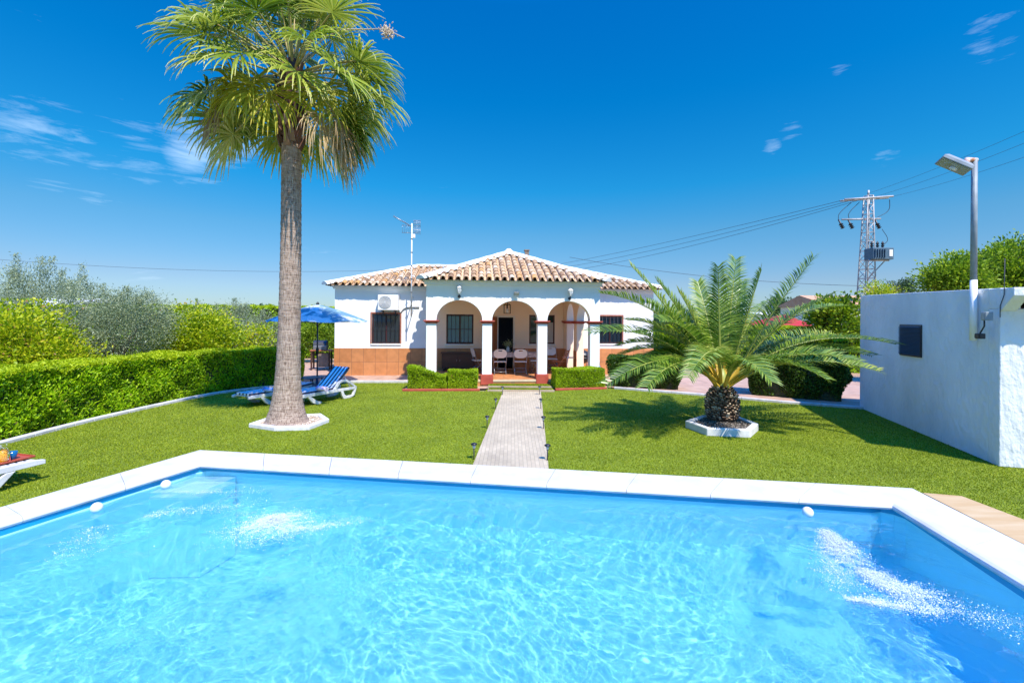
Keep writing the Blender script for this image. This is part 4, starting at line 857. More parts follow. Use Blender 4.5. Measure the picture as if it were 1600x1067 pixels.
def feather_frond(tip, arch, rg, side=0.0, width=.52, nl=72, dry=0.0, start=.24):
    tip = Vector(tip); hv = Vector((tip.x-HT.x, tip.y-HT.y, 0)); hn = hv.normalized() if hv.length > .01 else Vector((0, -1, 0)); a = HT+hn*.10+Vector((0, 0, rg.uniform(-.05, .12)))
    c1 = a+(tip-a)*.42+Vector((0, 0, arch))+hn.cross(Vector((0, 0, 1)))*side; pts = []
    for i in range(25): t = i/24; pts.append(a*(1-t)**2+c1*2*t*(1-t)+tip*t*t)
    V, Fq, Rn, Mi = [], [], [], []; n = 24; tone = rg.uniform(-.08, .12); roll = rg.uniform(-.5, .5)
    for i, p in enumerate(pts):
        dd = (pts[min(i+1, n)]-pts[max(i-1, 0)]).normalized(); s_ = dd.cross(Vector((0, 0, 1))); s_ = s_.normalized() if s_.length > .02 else Vector((1, 0, 0)); u = s_.cross(dd); rr = .026*(1-i/n)**1.1+.004
        for k in range(5): an = k*2*math.pi/5; V.append(p+s_*math.cos(an)*rr*1.3+u*math.sin(an)*rr)
    for i in range(n):
        for k in range(5): Fq.append((i*5+k, i*5+(k+1) % 5, (i+1)*5+(k+1) % 5, (i+1)*5+k)); Rn.append(.5); Mi.append(2 if i < 4 else 1 if i < 20 else 0)
    for j in range(nl):
        t = start+(1-start)*(j+rg.random()*.6)/nl; f_ = t*n; i = min(int(f_), n-1); p = pts[i].lerp(pts[i+1], f_-i); dd = (pts[i+1]-pts[i]).normalized(); s_ = dd.cross(Vector((0, 0, 1))); s_ = s_.normalized() if s_.length > .02 else Vector((1, 0, 0)); s_ = Matrix.Rotation(roll*t, 3, dd) @ s_; u = s_.cross(dd)
        q = (t-start)/(1-start); ln = width*(min(1, .35+q*2.6))*(1-.55*max(0, q-.45)/.55)*rg.uniform(.88, 1.1); fw = .35+.75*q
        for sg in (-1, 1):
            d0 = (s_*sg+dd*(fw+rg.uniform(-.1, .1))+u*(.42+rg.uniform(-.14, .14))).normalized(); wv = d0.cross(u).normalized(); wv = (dd-d0*dd.dot(d0)).normalized(); hw = .0145*(1-.25*q)
            p1 = p+d0*ln*.5; d1 = (d0+Vector((0, 0, -.35-.1*rg.random()))).normalized(); p2 = p1+d1*ln*.5; o = len(V); ff = d0.cross(wv)*hw*.5
            V += [p-wv*hw*.6, p+wv*hw*.6, p1-wv*hw+ff, p1+wv*hw+ff, p2]
            Fq += [(o, o+1, o+3, o+2), (o+2, o+3, o+4, o+4)]; rn = .42+tone+rg.uniform(-.34, .34)+dry*rg.random(); Rn += [rn, rn+.1]; Mi += [0, 0]
    # degenerate quads at the leaflet tips become triangles
    V = [tuple(v) for v in V]; off = wloc(crown2); me = bpy.data.meshes.new('frond')
    me.from_pydata([Vector(v)-off for v in V], [], [f if f[2] != f[3] else f[:3] for f in Fq]); me.materials.append(M['date']); me.materials.append(M['rachis']); me.materials.append(M['petiole_base'])
    me.polygons.foreach_set('material_index', Mi); at_ = me.attributes.new('rnd', 'FLOAT', 'FACE'); at_.data.foreach_set('value', np.clip(Rn, 0, 1).astype(np.float32))
    return link('frond', me, crown2)
Y0 = HT.y
for px, py, dy, arch, sd_ in [
    (985, 414, -.1, .35, .0), (1026, 438, .4, .45, .1), (938, 458, -.5, .95, .0), (922, 520, -.7, .95, .0), (948, 601, -1.2, .95, .0), (1010, 605, -1.5, 1.0, .1),
    (1090, 440, .9, .35, 0), (1122, 416, -.25, .10, 0), (1190, 421, .1, .12, 0), (1272, 402, -.3, .30, 0), (1318, 478, .3, 1.05, 0), (1298, 462, -.2, .55, 0),
    (1400, 538, -.4, 1.0, 0), (1362, 556, .3, .85, 0), (1374, 580, -.7, .75, 0), (1205, 596, -1.7, 1.0, .2), (1075, 590, -1.8, 1.15, -.2), (1290, 592, -1.3, .8, 0),
    (1012, 560, .2, .75, 0), (1255, 545, 1.2, .9, 0), (1050, 480, 1.6, .7, 0), (1200, 470, 1.7, .7, 0), (1000, 520, 1.4, .9, 0), (1130, 470, 2.2, .9, 0), (1325, 530, 1.3, 1.0, 0), (960, 560, .7, 1.0, 0), (1160, 440, 1.0, .4, 0), (1060, 455, .6, .5, 0), (965, 540, -.2, .8, .1), (1340, 565, -1.2, .8, 0), (1030, 500, -.9, .8, 0), (1010, 470, .9, .6, 0), (980, 500, .5, .8, 0), (1150, 405, .8, .2, 0)]:
    feather_frond(at(px, py, Y0+dy), arch, rg, sd_)
for az in np.linspace(0, 6.28, 9)[:-1]:                               # short inner and lower fronds
    a = az+rg.uniform(-.2, .2); rr = rg.uniform(1.0, 1.6); feather_frond(HT+Vector((math.cos(a)*rr, math.sin(a)*rr, rg.uniform(.25, 1.1))), rg.uniform(.4, .7), rg, width=.36, nl=46, dry=.3)
# ------------------------------------------------------------------ hedges and trees
KLo = [(p[0]-.20, p[1]) for p in KL]
hp = [tuple(p) for p in KL]; hpo = []
for i, p in enumerate(hp):
    a, b_ = np.array(hp[max(i-1, 0)]), np.array(hp[min(i+1, len(hp)-1)]); d = (b_-a)/np.linalg.norm(b_-a); hpo.append((p[0]-d[1]*.26, p[1]+d[0]*.26))
hpo = [q for q in hpo if q[1] > 3.5]+[(-6.95, 15.1)]
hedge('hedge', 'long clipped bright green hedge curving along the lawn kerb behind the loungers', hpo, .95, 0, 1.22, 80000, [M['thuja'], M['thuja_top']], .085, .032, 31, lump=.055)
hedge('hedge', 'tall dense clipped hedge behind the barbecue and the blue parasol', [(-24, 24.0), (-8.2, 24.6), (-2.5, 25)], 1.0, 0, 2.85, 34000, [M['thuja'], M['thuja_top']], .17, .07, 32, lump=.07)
hedge('box_hedge', 'box hedge with a clipped top sloping down in front of the porch pillar', [(-3.22, 14.08), (-2.05, 14.13)], .62, .03, .74, 16000, [M['box'], M['box']], .042, .022, 33, lump=.04, sag=.30, group='box hedges by the porch')
hedge('box_hedge', 'square low box hedge between the porch steps and the slope topped hedge', [(-1.98, 14.14), (-1.06, 14.20)], .55, .03, .62, 12000, [M['box'], M['box']], .042, .022, 34, lump=.025, group='box hedges by the porch')
hedge('box_hedge', 'square low box hedge under the arch beside the date palm', [(1.40, 14.36), (3.02, 14.68)], .55, .03, .66, 17000, [M['box'], M['box']], .042, .022, 35, lump=.025, group='box hedges by the porch')
c0, c1 = ground_at(952, 608), ground_at(1070, 615); d0, d1 = ground_at(1172, 622), ground_at(1342, 636)
hedge('cypress_hedge', 'trimmed dark green shrub row behind the date palm, on the porch side of the gap', [(c0.x, c0.y+.22), (c1.x, c1.y+.22)], .9, .05, 1.05, 15000, [M['cypress'], M['cypress']], .08, .03, 36, lump=.07, roundb=.55)
hedge('cypress_hedge', 'dark rounded cypress hedge between the date palm and the white outbuilding', [(d0.x, d0.y+.22), (d1.x-.10, d1.y+.25)], 1.1, .05, 1.75, 32000, [M['cypress'], M['thuja_top']], .085, .032, 37, lump=.07, roundb=.5)
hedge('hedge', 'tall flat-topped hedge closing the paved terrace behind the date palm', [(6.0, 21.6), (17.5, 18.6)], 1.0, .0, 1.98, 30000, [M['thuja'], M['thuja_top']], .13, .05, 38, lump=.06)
def tr(name, label, px, py, d, rx, rz, ry, ncl, nlv, Ln, W, mat, seed, **k):
    c = at(px, py, d); return tree(name, label, (c.x, c.y, 0), tuple(c), (rx, ry, rz), ncl, nlv, Ln, W, M[mat], seed, **k)
g = 'olive trees beyond the hedge'
tr('olive_tree', 'grey-green olive tree with the tallest twigs, behind the yellowish citrus bush', 80, 490, 13.5, 1.0, 1.28, 1.1, 110, 220, .062, .019, 'olive', 41, group=g, sig=.20, shoots=12, skew=.1)
tr('olive_tree', 'broad bushy olive tree in the middle of the hedge, full down to the hedge top', 183, 510, 13.0, 1.08, .95, 1.1, 140, 230, .062, .019, 'olive', 42, group=g, sig=.22, shoots=9, hollow=.3)
tr('olive_tree', 'olive tree with thin upright twigs behind the round citrus bush by the palm trunk', 350, 512, 18.5, 1.6, .8, 1.1, 80, 240, .07, .021, 'olive', 43, group=g, sig=.22, shoots=12)
tr('olive_tree', 'small olive tree cut by the photo edge above the citrus bush', -5, 500, 15.5, 1.3, .8, 1.0, 80, 260, .065, .02, 'olive', 44, group=g, sig=.25, shoots=4)
tr('citrus_bush', 'yellow-green citrus bush sloping down behind the hedge at the photo edge', 20, 558, 11.2, 1.4, 1.05, 1.1, 150, 150, .085, .055, 'lemon', 45, group='citrus bushes beyond the hedge', hollow=.4, sig=.24, trunk_r=.06)
tr('citrus_bush', 'low yellow-green citrus bush beside the sloping one, under the broad olive', 95, 588, 11.4, .85, .75, .8, 80, 120, .09, .045, 'lemon', 46, group='citrus bushes beyond the hedge', hollow=.4, sig=.22, trunk_r=.05)
tr('citrus_bush', 'round bright yellow-green citrus bush between the broad olive and the palm trunk', 318, 535, 15.2, 1.6, .95, 1.1, 150, 150, .085, .055, 'lemon', 47, group='citrus bushes beyond the hedge', hollow=.4, sig=.24, trunk_r=.06)
tr('olive_bush', 'small grey olive shrub beside the palm trunk behind the hedge', 410, 530, 16.5, .75, .85, .7, 40, 110, .06, .018, 'olive', 48, sig=.2, trunk_r=.05)
tr('climber_bush', 'leafy climber with dry stems behind the parasol pole and barbecue', 490, 528, 22.3, 1.0, .75, .5, 40, 90, .12, .06, 'fig', 49, sig=.25, trunk_r=.05)
tr('broadleaf_tree', 'leafy green tree rising behind the lamp post and white outbuilding', 1588, 428, 15.5, 1.15, 1.15, 1.3, 110, 170, .12, .06, 'tree', 50, group='trees behind the outbuilding', sig=.26, shoots=6)
tr('broadleaf_tree', 'rounder green tree over the outbuilding parapet, before the lamp post', 1492, 438, 15.0, 0.66, .72, .8, 70, 140, .11, .055, 'tree', 51, group='trees behind the outbuilding', sig=.22)
tr('shrub', 'yellowish shrub at the foot of the electricity tower over the wall', 1375, 462, 22, .75, .55, .6, 30, 70, .10, .05, 'lemon', 52, sig=.2, trunk_r=.05)
tr('dark_tree', 'small dark bluish tree beyond the wall next to the electricity tower', 1408, 460, 30, .75, .95, .8, 40, 80, .14, .05, 'far_tree', 53, sig=.25)
tr('fig_bush', 'big-leaved bush over the hedge beside the white outbuilding', 1312, 500, 19, .95, .85, .8, 60, 75, .16, .10, 'fig', 54, sig=.25, trunk_r=.06, hollow=.4)
tr('cypress', 'thin distant cypress above the red gazebo', 1213, 485, 46, .45, 1.3, .45, 30, 60, .25, .08, 'far_tree', 55, sig=.3)
tr('distant_tree', 'distant dark tree over the low white house', 1236, 488, 50, 1.7, 1.0, 1.2, 30, 80, .3, .12, 'far_tree', 56, sig=.5)
# a far wood closes the view behind the garden
rng = np.random.default_rng(61); n = 60000; a = rng.uniform(R_(-68), R_(68), n); d = rng.uniform(75, 95, n); hgt = 2.6+1.0*np.sin(a*23)+.8*np.sin(a*61+1)
C = np.stack([np.sin(a)*d, np.cos(a)*d, rng.uniform(0, 1, n)*hgt], 1); V, Fc = leaves(rng, C, rng.normal(size=(n, 3))+np.array([0, 0, .5]), .8, .4)
tag(npmesh('far_wood', V, Fc, M['far_tree'], rnd=np.repeat(rng.random(n), 2)), 'low far belt of trees on the horizon behind the gardens', 'wood', kind='stuff')
# ------------------------------------------------------------------ white outbuilding
nc, fc = ground_at(1561, 729), ground_at(1343, 637)
nc, fc = Vector((nc.x, nc.y, 0)), Vector((fc.x, fc.y, 0)); zn, zf = at(1562, 450, nc.y).z, at(1343, 462, fc.y).z
ad = (fc-nc).normalized(); ap = Vector((ad.y, -ad.x, 0)); AL = (fc-nc).length
ann = root('outbuilding', nc, 'plain whitewashed outbuilding with a louvred vent and a flat parapet', 'outbuilding')
AM = Matrix(((ap.x, ad.x, 0, nc.x), (ap.y, ad.y, 0, nc.y), (0, 0, 1, 0), (0, 0, 0, 1)))          # x: away from the lawn, y: along the wall
def zt(y): return zn+(zf-zn)*y/AL
def abox(mb, x0, x1, y0, y1, z0, dz=0):
    vs = [(x, y, z) for x in (x0, x1) for y in (y0, y1) for z in (z0, zt(y)+dz)]
    return mb.add(vs, [(0, 1, 3, 2), (4, 6, 7, 5), (0, 4, 5, 1), (2, 3, 7, 6), (0, 2, 6, 4), (1, 5, 7, 3)])
mb = MB(AM); abox(mb, 0, .25, .251, AL, 0); mb.box(0, 5.0, .0, .25, 0, zn-.32); mb.box(0, .25, 0, .25, zn-.319, zn); abox(mb, 4.75, 5.0, .251, AL, 0); abox(mb, .251, 4.749, AL-.25, AL, 0)
mb.build('wall', M['rough_white'], ann, bevel=.012)
mb = MB(AM); mb.prism([[(-.30, zn-.01), (-.02, zn-.01), (-.02, zn-.36), (-.30, zn-.13)]], lambda x, z, a: (a, x+.018, z), .0, .19); mb.build('parapet_end', M['rough_white'], ann, bevel=.01)
mb = MB(AM)
for i in range(22):                                    # corrugated tile roof projecting over the front
    x = .30+i*.21; m_ = 7; vs = []
    for y, z in ((-.34, zn-.11), (AL-.3, zn+.05)):
        for s_ in range(m_+1): t = math.pi*s_/m_; vs.append((x+.105*math.cos(t), y, z+.06*math.sin(t)-.03))
    mb.rv = .3+.5*math.sin(i*3.1)**2; mb.add(vs, [(s_, s_+1, m_+2+s_, m_+1+s_) for s_ in range(m_)], True); mb.add([(vs[s_][0], vs[s_][1], vs[s_][2]-.02) for s_ in range(m_+1)]+vs[:m_+1], [(s_, s_+1, m_+2+s_, m_+1+s_) for s_ in range(m_)])
mb.box(.20, 4.74, -.30, AL-.3, zn-.17, zn-.142); mb.build('roof', M['tile'], ann, recalc=False)
def onwall(px, py):                                    # wall coordinates of a pixel on the lawn-side face
    u, v = ray(px, py); t = (nc.x*ap.x+nc.y*ap.y)/(u*ap.x+ap.y); q = Vector((u*t, t, 0))-nc; return q.dot(ad), EYE-v*t
y1, z1 = onwall(1407, 507); y0, z0 = onwall(1441, 559)
mb = MB(AM); mb.box(-.02, -.001, y0, y1, z0, z1); vent = mb.build('vent', M['dark'], ann, bevel=.004); vent['label'] = 'dark louvred vent'
mb = MB(AM)
for i in range(22): z = z0+.03+(z1-z0-.06)*(i+.5)/22; mb.obox((-.034, (y0+y1)/2, z), (.03, y1-y0-.03, .005), (1, 0, .75))
mb.build('louvres', M['louvre'], vent)
def onplane(px, py, xo):
    u, v = ray(px, py); t = (nc.x*ap.x+nc.y*ap.y+xo)/(u*ap.x+ap.y); q = Vector((u*t, t, 0))-nc; return q.dot(ad), EYE-v*t
# lamp post bolted to the wall
y, zb = onwall(1529, 532); lb = AM @ Vector((-.07, y, zb)); lt = at(1534, 249, lb.y); lp = root('street_lamp', lb, 'tall grey steel lamp post with a rusty floodlight head, fixed to the outbuilding wall', 'street lamp')
tz = lt.z; mb = MB(); mb.tube([lb, Vector((lb.x, lb.y, zt(y)+.15))], .046, 16); mb.build('pole_foot', M['white'], lp)
mb = MB(); mb.tube([Vector((lb.x, lb.y, zt(y)+.15)), Vector((lb.x, lb.y, tz))], [.043, .040], 16); mb.build('pole', M['galv'], lp)
hc = at(1491, 258, lb.y-.05); tp = Vector((lb.x, lb.y, tz-.04)); xa = Vector((.31, -.15, -.236)).normalized(); ya = Vector((.104, .264, -.03)); ya = (ya-xa*ya.dot(xa)).normalized(); za = xa.cross(ya)
M['rusty'] = surf('rusty_bracket', (.55, .54, .52), (.42, .14, .03), 14, .7)
mb = MB(); mb.tube([tp+Vector((.03, 0, .02)), tp+Vector((-.12, 0, .03)), hc+xa*.16-za*.03*(-1 if za.z > 0 else 1)], [.04, .042, .035], 10); mb.build('bracket', M['rusty'], lp)
HMx = Matrix(((xa.x, ya.x, za.x, hc.x), (xa.y, ya.y, za.y, hc.y), (xa.z, ya.z, za.z, hc.z), (0, 0, 0, 1)))
sz = 1 if (za.z > 0) else -1
mb = MB(HMx); lo_ = [(-.22, -.145), (.22, -.145), (.22, .145), (-.22, .145)]; up_ = [(-.17, -.10), (.17, -.10), (.17, .10), (-.17, .10)]
vs = [(x, y_, -.03*sz) for x, y_ in lo_]+[(x, y_, .02*sz) for x, y_ in lo_]+[(x, y_, .075*sz) for x, y_ in up_]
mb.add(vs, [(0, 1, 5, 4), (1, 2, 6, 5), (2, 3, 7, 6), (3, 0, 4, 7), (4, 5, 9, 8), (5, 6, 10, 9), (6, 7, 11, 10), (7, 4, 8, 11), (8, 9, 10, 11), (0, 3, 2, 1)]); mb.build('lamp_head', M['galv'], lp, bevel=.008)
mb = MB(HMx); mb.box(-.20, .20, -.125, .125, -.036*sz-.002, -.036*sz+.002); gl_ = mb.build('lamp_glass', M['lens_dull'], lp)
mb = MB(HMx); mb.tube([(-.03, 0, -.05*sz), (.07, 0, -.05*sz)], .03, 8); mb.build('bulb', M['lens'], lp)
for px, py, sx, sy, mat, lab in [(1536, 494, .10, .13, 'galv', 'grey junction box on the lamp post above the cable'), (1527, 525, .13, .085, 'dark', 'small dark box at the lower end of the lamp post cable')]:
    x0_, x1_ = (-.22, -.118) if mat == 'galv' else (-.19, -.118)
    yy, zz = onplane(px, py, x0_); r = root('junction_box', AM @ Vector((x1_, yy, zz-sy/2)), lab, 'junction box'); mb = MB(AM); mb.box(x0_, x1_, yy-sx/2, yy+sx/2, zz-sy/2, zz+sy/2); mb.build('box', M[mat], r, bevel=.01)
    mb = MB(AM); mb.box(x0_-.009, x0_-.0005, yy-sx/2+.012, yy+sx/2-.012, zz-sy/2+.012, zz+sy/2-.012); mb.build('lid', M['tower' if mat == 'galv' else 'black'], r, bevel=.003)
(ya_, za_), (yb_, zb_) = onplane(1538, 502, -.17), onplane(1530, 521, -.16); mb = MB(AM); mb.tube([(-.17, ya_, za_+.02), (-.17, ya_+.0, (za_*.6+zb_*.4)), (-.16, yb_, zb_-.02)], .011, 6); tag(mb.build('cable', M['cable']), 'short dark cable joining the two boxes under the lamp post', 'cable')
mb = MB(AM); mb.tube([(-.012, ya_-.06, za_+.06), (-.012, ya_-.06, za_+.24), (-.012, ya_-.14, za_+.40), (-.012, ya_-.15, za_+.95)], .006, 5); tag(mb.build('cable', M['cable']), 'thin cable running up the outbuilding wall beside the lamp post', 'cable')
# ------------------------------------------------------------------ electricity tower, transformer, wires
TD = 34.0; tb = at(1352, 500, TD); tb.z = 0; tt = at(1357, 306, TD); hT = tt.z
tw = root('electricity_tower', tb, 'lattice steel electricity tower with two crossarms', 'electricity tower'); mb = MB()
def leg(sx, sy, z): h_ = .62*(1-z/hT)+.24*(z/hT); c = tb.lerp(Vector((tt.x, tb.y, 0)), z/hT); return Vector((c.x+sx*h_*.82, c.y+sy*h_*.82, z))
for sx in (-1, 1):
    for sy in (-1, 1): mb.tube([leg(sx, sy, z) for z in np.linspace(0, hT, 5)], .045, 4)
nz = 17
for i in range(nz):
    z0_, z1_ = hT*i/nz, hT*(i+1)/nz
    for sx, sy, ex_, ey_ in ((-1, -1, 1, -1), (1, -1, 1, 1), (1, 1, -1, 1), (-1, 1, -1, -1)):
        s_ = (sx, sy, ex_, ey_) if i % 2 else (ex_, ey_, sx, sy); mb.tube([leg(s_[0], s_[1], z0_), leg(s_[2], s_[3], z1_)], .026, 4); mb.tube([leg(sx, sy, z1_), leg(ex_, ey_, z1_)], .02, 4)
mb.build('mast', M['tower'], tw)
a0, a1 = at(1316, 313, TD), at(1392, 308, TD); mb = MB(); [mb.tube([a0+Vector((0, dy, 0)), a1+Vector((0, dy, 0))], .07, 4) for dy in (-.22, .22)]; mb.tube([tt+Vector((0, 0, -.1)), tt+Vector((0, 0, .4))], .07, 6); mb.build('crossarm', M['tower'], tw)
b0, b1 = at(1315, 343, TD), at(1376, 342, TD); mb = MB(); mb.tube([b0, b1], .06, 4); mb.build('crossarm', M['tower'], tw)
for px in (1312, 1327, 1369):
    c = at(px, 347, TD); mb = MB(); mb.lathe([(.05, -.55), (.16, -.5), (.06, -.42), (.16, -.36), (.06, -.28), (.16, -.22), (.05, -.1), (.05, .2)], (0, 0, 0), 10); Rm = Matrix.Translation(c) @ Matrix.Rotation(R_(-28), 4, 'Y'); mb.v = [Rm @ q for q in mb.v]; mb.build('insulator', M['black'], tw)
for (x0, y0_), (x1, y1_) in (((1331, 316), (1310, 343)), ((1343, 316), (1327, 343)), ((1390, 312), (1370, 340)), ((1378, 358), (1380, 383))):
    p, q = at(x0, y0_, TD), at(x1, y1_, TD); mid = (p+q)/2+Vector((-.5 if x0 < 1360 else .5, 0, -.2)); mb = MB(); mb.tube([Vector(v_) for v_ in smooth_path([p, mid, q], 3)], .022, 4); mb.build('jumper_cable', M['cable'], tw)
c0_, c1_ = at(1354, 412, TD-.9), at(1386, 389, TD-.9); r = root('transformer', (c0_+Vector(((c1_.x-c0_.x)/2, 0, 0))), 'blue-grey box transformer with three bushings hung on the electricity tower', 'transformer')
M['trafo'] = surf('transformer_paint', (.06, .11, .15), (.09, .15, .20), 3, .5)
mb = MB(); mb.box(c0_.x, c1_.x, TD-1.5, TD-.65, c0_.z+.25, c1_.z); mb.build('tank', M['trafo'], r, bevel=.03)
mb = MB(); [mb.box(c0_.x+.1+i*.17, c0_.x+.14+i*.17, TD-1.62, TD-1.505, c0_.z+.35, c1_.z-.12) for i in range(5)]; mb.build('cooling_fins', M['trafo'], r)
mb = MB(); mb.box(c1_.x-.34, c1_.x-.10, TD-1.53, TD-1.505, c1_.z-.62, c1_.z-.15); mb.build('plate', M['plastic_white'], r)
mb = MB(); mb.tube([(c1_.x-.2, TD-1.0, c0_.z+.24), (c0_.x+.1, TD-.9, c0_.z-1.1)], .04, 4); mb.tube([(c0_.x-.1, TD-1.2, c0_.z+.2), (c1_.x-.1, TD-1.2, c0_.z+.2)], .06, 4); mb.build('support', M['tower'], r)
for px in (1362, 1371, 1379): c = at(px, 388, TD-.95); mb = MB(); mb.lathe([(.05, -.1), (.12, 0), (.05, .08), (.12, .16), (.05, .24), (.1, .32), (.03, .5)], c, 8); mb.build('bushing', M['black'], r)
def wire(a, b_, sag, lab, rr=.012):
    a, b_ = Vector(a), Vector(b_); pts = [a.lerp(b_, t)+Vector((0, 0, -sag*4*t*(1-t))) for t in np.linspace(0, 1, 28)]; mb = MB(); mb.tube(pts, rr, 5, False); return tag(mb.build('power_line', M['cable'], recalc=False), lab, 'power line', 'overhead wires')
wire(at(1355, 303, TD), at(1640, 188, 20), .15, 'topmost power line from the tower tip out over the lamp post', .008)
wire(at(1366, 308, TD), at(1640, 208, 20), .15, 'middle power line from the tower passing behind the lamp head', .008)
wire(at(1391, 308, TD), at(1640, 232, 20), .15, 'lowest power line from the tower crossarm passing under the lamp head', .008)
wire(at(1317, 313, TD), at(780, 428, 75), .5, 'upper power line from the crossarm tip sinking behind the house roof', .016)
wire(at(1335, 312, TD), at(770, 432, 75), .9, 'middle power line from the crossarm sinking behind the house roof', .016)
wire(at(1345, 312, TD), at(760, 436, 75), 1.3, 'lowest of the bundle of power lines sinking behind the house roof', .016)
wire(at(-60, 401, 26), at(700, 418, 34), .55, 'single cable over the olive trees and the fan palm trunk', .009)
wire(at(890, 402, 40), at(1360, 447, 36), .5, 'single cable between the house roof and the electricity tower, behind the date palm', .016)
# ------------------------------------------------------------------ far buildings and gazebo
gz = at(1225, 512, 24.5); r = root('gazebo', (gz.x, gz.y, 0), 'red pitched fabric gazebo behind the hedge', 'gazebo'); M['redcloth'] = surf('red_cloth', (.36, .012, .018), (.44, .02, .025), 3, .8)
e0, e1, tp_ = at(1186, 513, 24.5), at(1267, 506, 24.5), at(1226, 494, 25.7); ze = min(e0.z, e1.z)+.12; cx_ = (e0.x+e1.x)/2; hw = (e1.x-e0.x)/2
mb = MB(); q_ = [(cx_-hw, 24.3, ze), (cx_+hw, 24.3, ze+.05), (cx_+hw, 27, ze+.05), (cx_-hw, 27, ze)]; qv = [(x, y_, z-.22) for x, y_, z in q_]
mb.add(q_+[(tp_.x, 25.65, tp_.z+.12)]+qv, [(0, 1, 4), (1, 2, 4), (2, 3, 4), (3, 0, 4), (0, 5, 6, 1), (1, 6, 7, 2), (2, 7, 8, 3), (3, 8, 5, 0)]); mb.build('canopy', M['redcloth'], r)
for x, y_ in ((cx_-hw+.05, 24.35), (cx_+hw-.05, 24.35), (cx_+hw-.05, 26.95), (cx_-hw+.05, 26.95)): mb = MB(); mb.tube([(x, y_, 0), (x, y_, ze)], .03, 6); mb.build('post', M['metal_white'], r)
def farhouse(px0, px1, pyt, pyr, d, lab, roofcol=None, depth=7, name='distant_house', wins=2):
    p0, p1 = at(px0, pyt, d), at(px1, pyt, d); r = root(name, ((p0.x+p1.x)/2, d, 0), lab, 'house', 'houses beyond the garden'); zt_ = p0.z; mb = MB(); mb.box(p0.x, p1.x, d, d+depth, 0, zt_); mb.build('wall', M['white'], r)
    zr = at(px0, pyr, d+depth/2).z; mb = MB(); o_ = .3; mx_ = (p0.x+p1.x)/2
    mb.add([(p0.x-o_, d-o_, zt_+.01), (p1.x+o_, d-o_, zt_+.01), (p1.x+o_, d+depth+o_, zt_+.01), (p0.x-o_, d+depth+o_, zt_+.01), (p0.x-o_, d+depth/2, zr), (p1.x+o_, d+depth/2, zr)], [(0, 1, 5, 4), (2, 3, 4, 5), (0, 4, 3), (1, 2, 5), (0, 3, 2, 1)]); mb.build('roof', roofcol or M['far_roof'], r)
    for i in range(wins): x = p0.x+(p1.x-p0.x)*(i+.5)/wins; mb = MB(); mb.box(x-.4, x+.4, d-.03, d-.002, zt_-1.6, zt_-.6); mb.build('window', M['pane'], r)
    return r
M['far_roof'] = surf('far_clay_roof', (.52, .26, .14), (.62, .36, .22), 2, .9, .4, 6, .05)
farhouse(1196, 1285, 492, 488, 48, 'low white house beyond the red gazebo', M['white'], 6)
farhouse(1296, 1420, 477, 462, 33, 'house with a pale orange roof beside the electricity tower', None, 6)
farhouse(20, 95, 478, 466, 42, 'pale pinkish building showing through the olive branches', M['white'], 8)
mb = MB(); p = at(1210, 494, 46); mb.box(p.x-.18, p.x+.18, 46, 46.4, 0, at(1210, 470, 46).z); tag(mb.build('chimney_stack', M['white']), 'white chimney stack beside the thin distant cypress', 'chimney')
# ------------------------------------------------------------------ things on the house front
u0, z1 = hl(590.5, 460.5, PW-.3); u1, z0 = hl(622.5, 485, PW-.3)
c = HM @ Vector(((u0+u1)/2, PW, z0)); ac = root('air_conditioner', c, 'white outdoor air conditioner unit mounted above the terracotta framed window', 'air conditioner')
mb = H(); mb.box(u0, u1, PW-.34, PW-.05, z0, z1); mb.build('casing', M['plastic_white'], ac, bevel=.018)
fu, fz, fr = u0+(u1-u0)*.36, (z0+z1)/2+.02, (z1-z0)*.40
mb = H(); mb.prism([[(fu+fr*math.cos(a), fz+fr*math.sin(a)) for a in np.linspace(0, 2*math.pi, 33)[:-1]]], XZ, PW-.352, PW-.341); mb.build('fan_well', M['tower'], ac)
mb = H(); [mb.prism([[(fu+q*math.cos(a), fz+q*math.sin(a)) for a in np.linspace(0, 2*math.pi, 33)[:-1]], [(fu+(q-.008)*math.cos(a), fz+(q-.008)*math.sin(a)) for a in np.linspace(0, 2*math.pi, 33)[:-1]]], XZ, PW-.366, PW-.358) for q in np.linspace(.04, fr, 7)]
[mb.obox((fu, PW-.357, fz), (2*fr, .006, .008), (math.cos(a), 0, math.sin(a)), (0, 1, 0)) for a in np.linspace(0, math.pi, 7)[:-1]]; mb.build('fan_grille', M['plastic_white'], ac)
for u in (u0+.15, u1-.15): mb = H(); mb.box(u-.02, u+.02, PW-.36, PW-.002, z0-.05, z0-.002); mb.box(u-.02, u+.02, PW-.04, PW-.002, z0-.22, z0-.051); mb.build('bracket', M['dark'], ac)
# pipe from the unit
pa, pb, pc = hl(622, 484, PW-.05), hl(632, 480, PW-.05), hl(655, 480, PW-.05); mb = H(); mb.tube([Vector((q[0], PW-.03, q[1])) for q in smooth_path([(u1-.03, z0+.05), (pa[0]+.08, z0-.12), (pb[0], pb[1]), (pc[0], pc[1])], 3)], .02, 6)
tag(mb.build('refrigerant_pipe', M['steel_tube']), 'grey pipe bent along the wall from the air conditioner', 'pipe')
